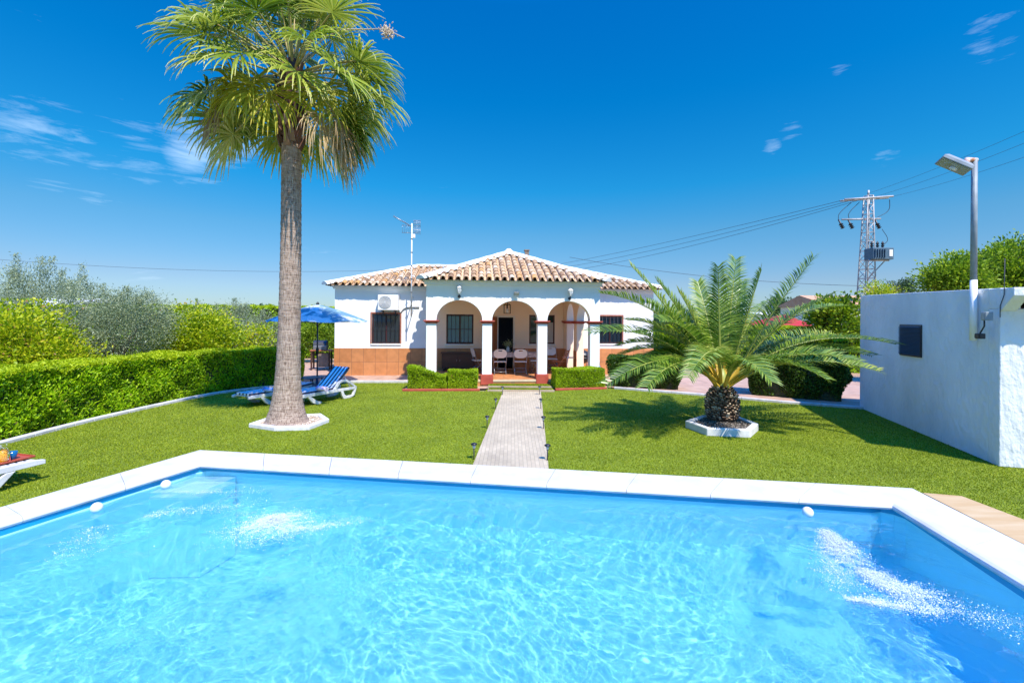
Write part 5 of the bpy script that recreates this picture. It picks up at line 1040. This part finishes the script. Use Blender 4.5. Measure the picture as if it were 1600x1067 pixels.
# wall lanterns
def lantern(px, py0, py1, lab):
    u, zt_ = hl(px, py0, -.15); _, zb_ = hl(px, py1, -.15); k = (zt_-zb_); z = zb_; c = HM @ Vector((u, 0, z)); r = root('wall_lantern', c, lab, 'wall lamp', 'lanterns on the porch front')
    T = HM @ Matrix.Translation((u, -.15, z)); mb = MB(T); mb.tube([(0, .148, k*.10), (0, .07, k*.05), (0, .0, k*.12), (0, 0, k*.28)], .014, 6); mb.tube([(0, .149, k*.1), (0, .125, k*.1)], .05, 12); mb.build('bracket', M['black'], r)
    mb = MB(T); mb.lathe([(.035, k*.28), (.085, k*.72)], n=6, smooth=False); mb.build('lamp_glass', M['lens'], r)
    mb = MB(T); mb.lathe([(.10, k*.725), (.075, k*.82), (.03, k*.92), (.012, k)], n=6, smooth=False); mb.build('cap', M['metal_white'], r)
    mb = MB(T)
    for i in range(6): a = i*math.pi/3; mb.tube([(.036*math.cos(a), .036*math.sin(a), k*.28), (.087*math.cos(a), .087*math.sin(a), k*.72)], .006, 4)
    mb.build('cage', M['metal_white'], r); return r
lantern(717.5, 444, 465, 'white-capped glass lantern over the porch arch with the grilled window')
lantern(891.5, 449, 468, 'white-capped glass lantern over the porch arch beside the date palm')
u, z = hl(807, 459, -.1); c = HM @ Vector((u, 0, z-.1)); r = root('floodlight', c, 'small grey floodlight above the middle porch arch', 'floodlight'); T = HM @ Matrix.Translation((u, -.12, z))
mb = MB(T); mb.obox((0, 0, 0), (.17, .06, .12), (1, 0, 0), (0, -.5, 1)); mb.build('housing', M['steel_tube'], r, bevel=.008)
mb = MB(T); mb.obox((0, -.032, -.017), (.14, .008, .09), (1, 0, 0), (0, -.5, 1)); mb.build('lamp_glass', M['lens_dull'], r)
mb = MB(T); mb.tube([(0, .02, .02), (0, .119, .03)], .012, 6); mb.box(-.03, .03, .10, .119, -.01, .07); mb.build('bracket', M['dark'], r)
# hanging lantern in the porch
u, zc = hl(792.5, 483, 1.2); k = .20; c = HM @ Vector((u, 1.2, zc-.15)); r = root('hanging_lantern', c, 'square black cage lantern hanging inside the middle porch arch', 'hanging lamp'); T = HM @ Matrix.Translation((u, 1.2, zc))
mb = MB(T)
for sx in (-1, 1):
    for sy in (-1, 1): mb.tube([(sx*.11, sy*.11, -.15), (sx*.11, sy*.11, .15)], .010, 4)
for z in (-.15, .15):
    for sx in (-1, 1): mb.tube([(sx*.11, -.11, z), (sx*.11, .11, z)], .010, 4); mb.tube([(-.11, sx*.11, z), (.11, sx*.11, z)], .010, 4)
mb.tube([(-.11, -.11, .15), (0, 0, .24), (.11, .11, .15)], .007, 4); mb.tube([(-.11, .11, .15), (0, 0, .24), (.11, -.11, .15)], .007, 4); mb.build('cage', M['black'], r)
mb = MB(T); mb.tube([(0, 0, .24), (0, 0, 3.078-zc)], .006, 5); mb.build('chain', M['black'], r)
mb = MB(T); mb.lathe([(.05, -.13), (.055, -.03), (.03, .02)], n=12); mb.build('lamp_shade', M['lens'], r); mb = MB(T); mb.lathe([(.028, .021), (.028, .1), (.01, .23)], n=8); mb.build('lamp_holder', M['black'], r)
# ------------------------------------------------------------------ television antenna on its mast
av = PW-.55; ub, zb_ = hl(642.5, 495, av); ut, zt_ = hl(642.5, 345, av); c = HM @ Vector((ub, av, zb_)); r = root('antenna', c, 'tall thin white mast on the house wall carrying a television antenna', 'antenna'); T = HM @ Matrix.Translation((ub, av, 0)); mb = MB(T); mb.tube([(0, 0, zb_), (0, 0, zt_-.1)], .024, 10); mb.build('mast', M['metal_white'], r)
mb = MB(T); [mb.tube([(0, 0, z), (0, .549, z)], .016, 6) for z in (zb_+.25, zb_+.75)]; mb.build('wall_bracket', M['steel_tube'], r)
mb = MB(T); z = zt_-.22
for s_, tilt in ((.28, .16), (-.28, -.12)):            # two wire reflector panels in a shallow V
    for i in range(7): x = .06+.24*i/6; mb.tube([(x, .02+x*.25, z+(.02 if s_ > 0 else -.02)), (x, .02+x*.25+tilt*.2, z+s_)], .007, 4)
    for i in range(3): q = (i+.3)/3*s_; mb.tube([(.05, .03, z+q), (.31, .11, z+q+.04)], .009, 4)
mb.build('reflector', M['steel_tube'], r)
mb = MB(T); e = Vector((-.62, -.35, z+.30)); mb.tube([(0, 0, z), e], .013, 6)
for i in range(11):
    q = e*(i+1)/11.5; q = Vector((q.x, q.y, z+(e.z-z)*(i+1)/11.5)); mb.tube([q+Vector((.03, -.09, .0)), q+Vector((-.03, .09, 0))], .006, 4); mb.tube([q+Vector((0, 0, -.05)), q+Vector((0, 0, .05))], .005, 4)
for i in range(5): x = -.34+.28*i/4; mb.tube([(x, -.04, z-.24), (x, -.04, z+.05)], .006, 4)
mb.tube([(-.36, -.04, z-.24), (.0, -.02, z-.24)], .010, 4); mb.tube([(-.36, -.04, z+.04), (.0, -.02, z+.02)], .010, 4); mb.build('antenna_boom', M['steel_tube'], r)
mb = MB(T); mb.box(.03, .13, -.03, .03, z-.42, z-.28); mb.build('amplifier_box', M['plastic_white'], r, bevel=.008)
mb = MB(T); [mb.box(-.03, .03, -.03, .03, zz_, zz_+.03) for zz_ in np.linspace(zb_+.4, zt_-.7, 6)]; mb.build('cable_clip', M['dark'], r)
# ------------------------------------------------------------------ porch furniture
FZ = .257
def folding_chair(lab):
    r = root('folding_chair', (0, 0, 0), lab, 'chair', 'white folding chairs in the porch')         # faces +y
    mb = MB(); mb.box(-.22, .22, -.19, .20, .435, .462); mb.build('seat', M['plastic_white'], r, bevel=.012)
    lp_ = [(-.225+.09, .60), (.225-.09, .60)]
    def rr(x0, x1, z0, z1, rad, k=6): return [(x1-rad+rad*math.cos(a), z1-rad+rad*math.sin(a)) for a in np.linspace(0, math.pi/2, k)]+[(x0+rad+rad*math.cos(a), z1-rad+rad*math.sin(a)) for a in np.linspace(math.pi/2, math.pi, k)]+[(x0+rad+rad*math.cos(a), z0+rad+rad*math.sin(a)) for a in np.linspace(math.pi, 1.5*math.pi, k)]+[(x1-rad+rad*math.cos(a), z0+rad+rad*math.sin(a)) for a in np.linspace(1.5*math.pi, 2*math.pi, k)]
    mb = MB(); mb.prism([rr(-.235, .235, .58, .90, .15), rr(-.07, .07, .825, .86, .015)[::-1]], lambda x, z, a: (x, a-.12-(z-.45)*.28, z), -.012, .012, True); mb.build('backrest', M['plastic_white'], r)
    for sx in (-1, 1):
        mb = MB(); mb.tube([(sx*.225, -.235, .88), (sx*.225, -.12, .45), (sx*.225, .22, .0)], .0125, 8); mb.build('leg', M['steel_tube'], r)
        mb = MB(); mb.tube([(sx*.205, .17, .44), (sx*.205, -.27, .0)], .0125, 8); mb.build('leg', M['steel_tube'], r)
    mb = MB(); mb.tube([(-.205, -.19, .09), (.205, -.19, .09)], .010, 6); mb.tube([(-.225, .12, .11), (.225, .12, .11)], .010, 6); mb.tube([(-.205, -.06, .21), (.205, -.06, .21)], .009, 6); mb.build('stretcher', M['steel_tube'], r)
    return r
ch0 = folding_chair('white folding chair with its back to the garden, in front of the open door')
def hpos(px, py, v): u, _ = hl(px, py, v); return HM @ Vector((u, v, FZ))
tv = 2.15
spots = [(781, tv-.62, 0, None), (812.5, tv-.62, 0, 'white folding chair with its back to the garden, beside the door opening'), (747, tv-.1, -75, 'white folding chair turned sideways at the end of the table near the grilled window'),
         (838, tv-.25, 78, 'white folding chair turned sideways at the table end behind the porch pillar'), (861, tv+.45, 180, 'white folding chair under the curtained porch window')]
for i, (px, v_, rz, lab) in enumerate(spots):
    o = ch0 if i == 0 else copy_tree(ch0); place(o, hpos(px, 575, v_), TH+R_(rz))
    if lab: o['label'] = lab
u_ = (hl(781, 575, tv)[0]+hl(812, 575, tv)[0])/2; tb_ = root('table', HM @ Vector((u_, tv, FZ)), 'long white folding table in the porch behind the folding chairs', 'table'); T = HM @ Matrix.Translation((u_+.05, tv, FZ))
M['table_cloth'] = surf('patterned_tablecloth', (.62, .58, .56), (.40, .28, .24), 16, .8)
mb = MB(T); mb.box(-.95, .95, -.38, .38, .70, .735); mb.build('tabletop', M['plastic_white'], tb_, bevel=.01); mb = MB(T); mb.box(-.955, .955, -.385, .385, .7365, .741); mb.box(-.96, .96, -.392, -.386, .58, .741); mb.build('tablecloth', M['table_cloth'], tb_)
for sx in (-.75, .75):
    for sy in (-.28, .28): mb = MB(T); mb.tube([(sx, sy, 0), (sx, sy, .70)], .016, 8); mb.build('leg', M['steel_tube'], tb_)
gp = root('drinking_glass', (0, 0, 0), 'clear drinking glasses set out on the porch table', 'glass', 'glasses on the porch table'); mb = MB(); mb.lathe([(.025, .0), (.03, .002), (.034, .12), (.031, .12), (.027, .008), (.0, .008)], n=12, cap=False); mb.build('tumbler', M['glass'], gp)
for i, (x, y_) in enumerate([(-.40, -.12), (-.22, .15), (-.05, -.2), (.12, .1), (.30, -.1), (.5, .16)]): o = gp if i == 0 else copy_tree(gp); o.location = T @ Vector((x, y_, .7415))
mb = MB(T); mb.lathe([(.05, .0), (.075, .06), (.06, .15), (.035, .19), (.045, .22)], (-.12, .05, .742), 14); tag(mb.build('flower_vase', M['lens']), 'small pale vase of twigs in the middle of the porch table', 'vase')
rngv = np.random.default_rng(71); nn_ = 260; vb = np.array(T @ Vector((-.12, .05, .742+.30))); V, Fc = leaves(rngv, vb+rngv.normal(size=(nn_, 3))*[.09, .09, .07], rngv.normal(size=(nn_, 3))+[0, 0, 1], .05, .025); tag(npmesh('twigs', V, Fc, M['olive'], rnd=np.repeat(rngv.random(nn_), 2)), 'grey-green leafy twigs standing in the vase on the porch table', 'twigs', kind='thing')
us_ = hl(716, 560, PW-.5)[0]; sb = root('sideboard', HM @ Vector((us_, PW-.30, FZ)), 'dark wooden sideboard under the grilled porch window', 'sideboard'); T = HM @ Matrix.Translation((us_, PW-.30, FZ))
mb = MB(T); mb.box(-.62, .62, -.2, .2, .08, .66); mb.build('cabinet', M['darkwood'], sb, bevel=.008); mb = MB(T); mb.box(-.66, .66, -.23, .22, .661, .70); mb.build('top', M['darkwood'], sb, bevel=.006)
for sx in (-1, 1): mb = MB(T); mb.box(sx*.31-.28, sx*.31+.28, -.215, -.2005, .13, .62); d_ = mb.build('door', M['darkwood'], sb, bevel=.005); mb = MB(T); mb.tube([(sx*.06, -.235, .36), (sx*.06, -.235, .44)], .008, 6); mb.build('handle', M['steel_tube'], d_)
for sx in (-.55, .55):
    for sy in (-.15, .15): mb = MB(T); mb.box(sx-.03, sx+.03, sy-.03, sy+.03, 0, .08); mb.build('leg', M['darkwood'], sb)
# wooden chair by the side arches
wc = root('wooden_chair', hpos(873, 575, 1.7), 'wooden slatted folding chair by the side arches of the porch', 'chair'); T = Matrix.Translation(wc.location) @ Matrix.Rotation(TH+R_(60), 4, 'Z')
mb = MB(T); [mb.box(-.2+.085*i, -.13+.085*i, -.2, .2, .43, .45) for i in range(5)]; mb.build('seat', M['wood'], wc); mb = MB(T); [mb.obox((0, -.24-.03*i, .55+.09*i), (.4, .015, .06), (1, 0, 0), (0, -.3, 1)) for i in range(4)]; mb.build('backrest', M['wood'], wc)
for sx in (-.21, .21): mb = MB(T); mb.tube([(sx, -.35, .88), (sx, -.18, .44), (sx, .2, 0)], .016, 6); mb.build('leg', M['wood'], wc); mb = MB(T); mb.tube([(sx*.9, .17, .43), (sx*.9, -.25, 0)], .016, 6); mb.build('leg', M['wood'], wc)
# kettle barbecue beyond the side arches
p = at(911, 545, 17.0); r = root('kettle_barbecue', (p.x, p.y, .045), 'round black kettle barbecue standing outside the side arches', 'barbecue'); c = Vector((p.x, p.y, 0))
mb = MB(); mb.lathe([(.05, .60), (.2, .66), (.27, .78), (.28, .84)], c, 20); mb.build('bowl', M['black'], r); mb = MB(); mb.lathe([(.285, .845), (.27, .93), (.18, 1.04), (.06, 1.09), (.0, 1.095)], c, 20); lid = mb.build('lid', M['black'], r); mb = MB(); mb.tube([c+Vector((-.06, 0, 1.09)), c+Vector((-.05, 0, 1.14)), c+Vector((.05, 0, 1.14)), c+Vector((.06, 0, 1.09))], .012, 6); mb.build('handle', M['wood'], lid)
for a in (.5, 2.6, 4.7): mb = MB(); mb.tube([c+Vector((.14*math.cos(a), .14*math.sin(a), .64)), c+Vector((.3*math.cos(a), .3*math.sin(a), .045))], .013, 6); mb.build('leg', M['steel_tube'], r)
mb = MB(); mb.box(c.x-.75, c.x-.32, c.y-.2, c.y+.2, .80, .83); mb.build('side_shelf', M['plastic_white'], r, bevel=.006)
p = ground_at(934, 594, .05); r = root('gas_bottle', (2.95, 15.75, .045), 'blue gas bottle standing beyond the box hedge at the end of the porch', 'gas bottle'); c = Vector((2.95, 15.75, .045)); mb = MB(); mb.lathe([(.12, 0), (.135, .03), (.135, .52), (.10, .62), (.045, .66)], c, 18); mb.build('cylinder_body', surf('blue_paint', (.02, .20, .42), None, rough=.4), r)
mb = MB(); mb.lathe([(.03, .66), (.03, .72), (.045, .72), (.045, .75), (.02, .76)], c, 12); mb.build('valve', M['steel_tube'], r); mb = MB(); mb.tube([c+Vector((.09*math.cos(a), .09*math.sin(a), .78)) for a in np.linspace(.6, 5.7, 14)], .012, 6); mb.tube([c+Vector((.08, .05, .62)), c+Vector((.075, .05, .78))], .01, 5); mb.tube([c+Vector((.08, -.05, .62)), c+Vector((.075, -.05, .78))], .01, 5); mb.build('collar', M['steel_tube'], r)
# ------------------------------------------------------------------ barrel barbecue behind the parasol
p = ground_at(497, 577, .05); r = root('barbecue_cart', (p.x, p.y, .045), 'dark box barbecue on a wooden cart behind the parasol pole', 'barbecue'); T = Matrix.Translation((p.x+.15, p.y, .045)) @ Matrix.Rotation(R_(12), 4, 'Z')
mb = MB(T); mb.box(-.42, .42, -.28, .28, .80, .84); mb.build('cart_top', M['wood'], r, bevel=.006); mb = MB(T); mb.box(-.30, .22, -.22, .22, .841, 1.04); mb.build('firebox', M['steel_tube'], r, bevel=.02)
mb = MB(T); mb.prism([[(-.22+.0, 1.041), (.22, 1.041)]+[(.22*math.cos(a), 1.041+.20*math.sin(a)) for a in np.linspace(.15, math.pi-.15, 8)]], lambda y_, z, a: (a, y_, z), -.30, .22); mb.build('hood', M['dark'], r)
for sx in (-.36, .36):
    for sy in (-.23, .23): mb = MB(T); mb.box(sx-.03, sx+.03, sy-.03, sy+.03, 0, .80); mb.build('leg', M['darkwood'], r)
mb = MB(T); mb.box(-.10, .30, -.2, .2, .12, .70); mb.build('cupboard', M['bark'], r)
# ------------------------------------------------------------------ parasol
p = ground_at(495.5, 604); ub_ = Vector((p.x, p.y, 0)); r = root('parasol', ub_, 'open blue parasol with pale flower blotches over the sun loungers', 'parasol'); zr, zp = 2.13, 2.66; Rr = 1.56; nR = 8
T = Matrix.Translation(ub_) @ Matrix.Rotation(.2, 4, 'Z'); mb = MB(T); rows = []; k = 9; sub = 6
for i in range(k+1):
    t = i/k
    for j in range(nR*sub):
        a = 2*math.pi*j/(nR*sub); ph = (j % sub)/sub; sag = math.sin(math.pi*ph); rr = Rr*t*(1-.075*sag*t**.6)
        rows.append((rr*math.cos(a), rr*math.sin(a), zp-(zp-zr)*(t**1.25)-.05*sag*t+.0))
m_ = nR*sub; mb.add(rows, [(i*m_+j, i*m_+(j+1) % m_, (i+1)*m_+(j+1) % m_, (i+1)*m_+j) for i in range(k) for j in range(m_)], False)
cn = mb.build('canopy', M['umbrella'], r); md = cn.modifiers.new('solid', 'SOLIDIFY'); md.thickness = .004
mb = MB(T); mb.lathe([(.05, zp-.01), (.05, zp+.03), (.02, zp+.08)], n=10); mb.build('finial', M['black'], r)
mb = MB(T); mb.tube([(0, 0, .05), (0, 0, zp-.02)], .024, 12); mb.build('pole', M['navy'], r); mb = MB(T); mb.lathe([(.045, 1.05), (.05, 1.15), (.045, 1.25)], n=10); mb.tube([(0, -.04, 1.15), (-.09, -.07, 1.15)], .012, 6); mb.build('crank', M['black'], r)
for j in range(nR): a = 2*math.pi*j/nR; mb = MB(T); mb.tube([(.03*math.cos(a), .03*math.sin(a), zp-.035)]+[(Rr*t*math.cos(a), Rr*t*math.sin(a), zp-(zp-zr)*(t**1.25)-.022) for t in (.35, .7, .985)], .010, 5); rb = mb.build('rib', M['dark'], r); mb = MB(T); mb.tube([(.04*math.cos(a), .04*math.sin(a), 1.98), (.62*math.cos(a), .62*math.sin(a), zp-(zp-zr)*((.62/Rr)**1.25)-.035)], .008, 5); mb.build('strut', M['dark'], rb)
mb = MB(T); mb.lathe([(.26, 0), (.27, .04), (.24, .075), (.05, .09), (.04, .30), (.0, .30)], n=24); mb.build('base', M['navy'], r)
# ------------------------------------------------------------------ sun loungers
def lounger(lab, flat=False, mattress=True, name='sun_lounger'):
    r = root(name, (0, 0, 0), lab, 'sun lounger', 'resin sun loungers round the lawn'); mb = MB(); HZ = .30
    W_ = .31
    for sy in (-1, 1): mb.prism([[(0, HZ-.075), (1.95, HZ-.075), (1.95, HZ-.01), (1.2, HZ), (.12, HZ), (0, HZ-.02)]], XZ, sy*W_-.03, sy*W_+.03)
    for x in np.arange(.06, 1.2, .085): mb.box(x, x+.06, -W_+.031, W_-.031, HZ-.035, HZ-.012)
    mb.build('frame', M['resin'], r, bevel=.012)
    for sy in (-1, 1):
        for pts in ([(.30, HZ-.076), (.46, .05), (.58, .0), (.72, .0), (.74, .05), (.62, .075), (.40, HZ-.076)], [(1.38, HZ-.076), (1.42, .10), (1.48, .0), (1.72, .0), (1.86, .04), (1.95, HZ-.076), (1.88, HZ-.076), (1.80, .07), (1.58, .07), (1.50, .14), (1.47, HZ-.076)]):
            mb = MB(); mb.prism([pts], XZ, sy*W_-.032, sy*W_+.032); mb.build('leg', M['resin'], r, bevel=.012)
    ang = R_(4 if flat else 43); hx_, hz_ = 1.18, HZ-.02; Lb = .74; ca, sa = math.cos(ang), math.sin(ang)
    mb = MB()
    for sy in (-1, 1): mb.obox((hx_+ca*Lb/2, sy*(W_-.07), hz_+sa*Lb/2), (Lb, .045, .04), (ca, 0, sa))
    for i in range(8): q = .05+i*.09; mb.obox((hx_+ca*q, 0, hz_+sa*q), (.06, 2*(W_-.1), .02), (ca, 0, sa))
    if not flat: [mb.tube([(hx_+ca*.55, sy*.2, hz_+sa*.55), (1.86, sy*.2, HZ-.05)], .014, 6) for sy in (-1, 1)]
    mb.build('backrest', M['resin'], r, bevel=.008)
    if not flat:                                      # moulded arm loop beside the raised backrest
        for sy in (-1, 1):
            mb = MB(); pts = [(1.12, HZ-.01), (1.30, HZ+.19), (1.42, HZ+.24), (1.60, HZ+.22), (1.80, HZ+.10), (1.95, HZ-.01), (1.86, HZ-.01), (1.72, HZ+.09), (1.56, HZ+.165), (1.42, HZ+.175), (1.34, HZ+.14), (1.22, HZ-.01)]; mb.prism([pts], XZ, sy*W_-.03, sy*W_+.03); mb.build('arm_loop', M['resin'], r, bevel=.012)
    if mattress:
        n_ = 9; wm = .29; ed_ = [0, .08, .20, .29, .42, .52, .65, .74, .90, 1.0]; mb = MB(); path = [(.06, HZ+.002), (.5, HZ+.002), (1.14, HZ+.002), (hx_+ca*.1, hz_+sa*.1+.028), (hx_+ca*.45, hz_+sa*.45+.028), (hx_+ca*(Lb+.02), hz_+sa*(Lb+.02)+.028)]
        up = [(0, 0, 1)]*3+[(-sa, 0, ca)]*3; tk = .042
        for j in range(n_):
            y0_, y1_ = -wm+2*wm*ed_[j], -wm+2*wm*ed_[j+1]; mb.rv = 0. if j % 2 == 0 else 1.
            b_lo = [Vector((x, 0, z)) for x, z in path]; b_hi = [q+Vector(u_)*tk for q, u_ in zip(b_lo, up)]
            for i in range(len(path)-1):
                mb.add([b_hi[i]+Vector((0, y0_, 0)), b_hi[i+1]+Vector((0, y0_, 0)), b_hi[i+1]+Vector((0, y1_, 0)), b_hi[i]+Vector((0, y1_, 0))], [(0, 1, 2, 3)], True)
                mb.add([b_lo[i]+Vector((0, y0_, 0)), b_lo[i+1]+Vector((0, y0_, 0)), b_lo[i+1]+Vector((0, y1_, 0)), b_lo[i]+Vector((0, y1_, 0))], [(3, 2, 1, 0)])
                for yy in ([y0_] if j == 0 else [])+([y1_] if j == n_-1 else []): mb.rv = 0.; mb.add([b_lo[i]+Vector((0, yy, 0)), b_lo[i+1]+Vector((0, yy, 0)), b_hi[i+1]+Vector((0, yy, 0)), b_hi[i]+Vector((0, yy, 0))], [(0, 1, 2, 3)]); mb.rv = 0. if j % 2 == 0 else 1.
            for i in (0, -1): mb.add([b_lo[i]+Vector((0, y0_, 0)), b_lo[i]+Vector((0, y1_, 0)), b_hi[i]+Vector((0, y1_, 0)), b_hi[i]+Vector((0, y0_, 0))], [(0, 1, 2, 3)])
        mb.build('mattress', M['stripe'], r)
    return r
def towel(loc, rz, mat, lab, ln=.30, rr=.065):
    r = root('rolled_towel', (0, 0, 0), lab, 'towel', 'rolled towels on the loungers'); mb = MB(); vs = []; n_ = 14
    for i in range(9):
        x = -ln/2+ln*i/8
        for k_ in range(n_): a = 2*math.pi*k_/n_; q = rr*(1+.07*math.sin(3*a+i)+.05*math.sin(i*2.2)); vs.append((x, q*math.cos(a), rr+q*math.sin(a)*.9))
    mb.add(vs, [(i*n_+k_, i*n_+(k_+1) % n_, (i+1)*n_+(k_+1) % n_, (i+1)*n_+k_) for i in range(8) for k_ in range(n_)], True); mb.add(vs[:n_], [tuple(range(n_))]); mb.add(vs[-n_:], [tuple(range(n_))]); o = mb.build('cloth_roll', mat, r)
    o2 = MB(); [o2.tube([(-ln/2-.003, (rr-.012-.006*k_/6)*(1-k_/26)*math.cos(k_*.5), rr+(rr-.012)*(1-k_/26)*math.sin(k_*.5)*.9) for k_ in range(22)], .004, 4) for _ in (0,)]; o2.build('rolled_edge', M['stripe'], r)
    return place(r, loc, rz)
la = math.atan2(.90, .44); lh = Vector((math.cos(la), math.sin(la), 0)); ls = Vector((-lh.y, lh.x, 0))
rl = ground_at(516, 631)                                # near leg of the raised lounger
l1 = lounger('striped lounger with its backrest raised and a lilac towel, beside the fan palm trunk'); f1 = Vector((rl.x, rl.y, 0))-lh*.66+ls*.31+Vector((-.30, 0, 0)); place(l1, f1, la)
l2 = lounger('flat striped lounger in palm shade beside the hedge kerb, with a blue towel', flat=True); f2 = Vector((-6.42, 11.75, 0))-lh*.60; place(l2, f2, la)
p = ground_at(503, 611, .345); towel(Vector((p.x, p.y, .345)), la+1.57, M['towel_lilac'], 'lilac and white towel rolled up on the raised striped lounger', .34)
p = ground_at(421, 613, .345); towel(Vector((p.x, p.y, .345)), la+1.57, M['towel_blue'], 'blue checked towel rolled up on the flat shaded lounger', .36)
p = ground_at(487, 611); r = root('side_table', (p.x, p.y, 0), 'low navy plastic side table between the two striped loungers', 'side table'); T = Matrix.Translation((p.x, p.y, 0)) @ Matrix.Rotation(la, 4, 'Z'); mb = MB(T); mb.box(-.25, .25, -.25, .25, .395, .42); mb.build('tabletop', M['navy'], r, bevel=.012)
for sx in (-1, 1):
    for sy in (-1, 1): mb = MB(T); mb.tube([(sx*.2, sy*.2, .395), (sx*.24, sy*.24, 0)], [.022, .016], 6); mb.build('leg', M['navy'], r)
na = math.atan2(-.97, -.25); nh = Vector((math.cos(na), math.sin(na), 0)); nsd = Vector((-nh.y, nh.x, 0)); l3 = lounger('bare grey-white lounger at the pool edge carrying a tray of juice', flat=True, mattress=False)
f3 = Vector((-6.60, 6.22, 0)); place(l3, f3, na)
tc_ = (ground_at(5, 721, .302)+ground_at(19.5, 717, .302))*.5+nh*.06; r = root('serving_tray', tc_, 'flat reddish tray lying on the bare lounger', 'tray'); T = Matrix.Translation(tc_) @ Matrix.Rotation(na, 4, 'Z'); mb = MB(T); mb.box(-.25, .25, -.17, .17, 0, .010); mb.build('tray_base', M['tray'], r, bevel=.004)
mb = MB(T); [mb.box(-.25, .25, s_*.17-.006, s_*.17+.006, .0105, .026) for s_ in (-1, 1)]; [mb.box(s_*.25-.006, s_*.25+.006, -.163, .163, .0105, .026) for s_ in (-1, 1)]; mb.build('rim', M['tray'], r)
jc = ground_at(5, 721.5, .314); r = root('juice_jug', jc, 'glass jug of orange juice on the reddish tray', 'jug'); mb = MB(); mb.lathe([(.0, .004), (.062, .004), (.066, .02), (.052, .15), (.0, .15)], jc, 24, cap=False); mb.build('juice', M['juice'], r)
mb = MB(); mb.lathe([(.064, .0), (.069, .018), (.054, .152), (.046, .19), (.054, .225), (.057, .232)], jc, 24, cap=False); mb.build('jug_glass', M['glass'], r); mb = MB(); mb.tube([jc+Vector((-.05, .0, .20)), jc+Vector((-.12, .0, .19)), jc+Vector((-.125, .0, .09)), jc+Vector((-.066, .0, .05))], .008, 8); mb.build('handle', M['glass'], r)
gc_ = ground_at(19.5, 717, .314); r = root('tumbler', gc_, 'dark blue glass beside the orange juice jug', 'glass'); mb = MB(); mb.lathe([(.03, .0), (.034, .004), (.052, .10), (.049, .10), (.030, .012), (.0, .012)], gc_, 20, cap=False); mb.build('glass_body', M['blue_glass'], r)
# ------------------------------------------------------------------ solar lamps along the path
def solar(lab):
    r = root('solar_lamp', (0, 0, 0), lab, 'garden lamp', 'solar lamps along the path'); mb = MB(); mb.tube([(0, 0, -.02), (0, 0, .175)], .009, 8); mb.build('stake', M['dark'], r)
    mb = MB(); mb.lathe([(.018, .176), (.03, .235)], n=12); mb.build('lens', M['lens'], r); mb = MB(); mb.lathe([(.05, .236), (.052, .246), (.03, .262), (.012, .268)], n=16); c_ = mb.build('cap', M['black'], r); mb = MB(); mb.lathe([(.012, .166), (.02, .175)], n=10); mb.build('collar', M['dark'], r); return r
names = ['beside the pool coping', 'second from the pool', 'third from the pool', 'at the foot of the porch steps']
s0 = None
for side, lst in (('fan palm', [(740.5, 718), (761, 669.5), (774.5, 639), (785, 617.5)]), ('date palm', [(855.3, 720), (849, 670.5), (845, 639), (843, 617)])):
    for q, (px, py) in zip(names, lst):
        lab = f'black solar path lamp {q}, on the {side} side'
        if s0 is None: s0 = o = solar(lab)
        else: o = copy_tree(s0)
        o['label'] = lab; p = ground_at(px, py); o.location = (p.x, p.y, 0)
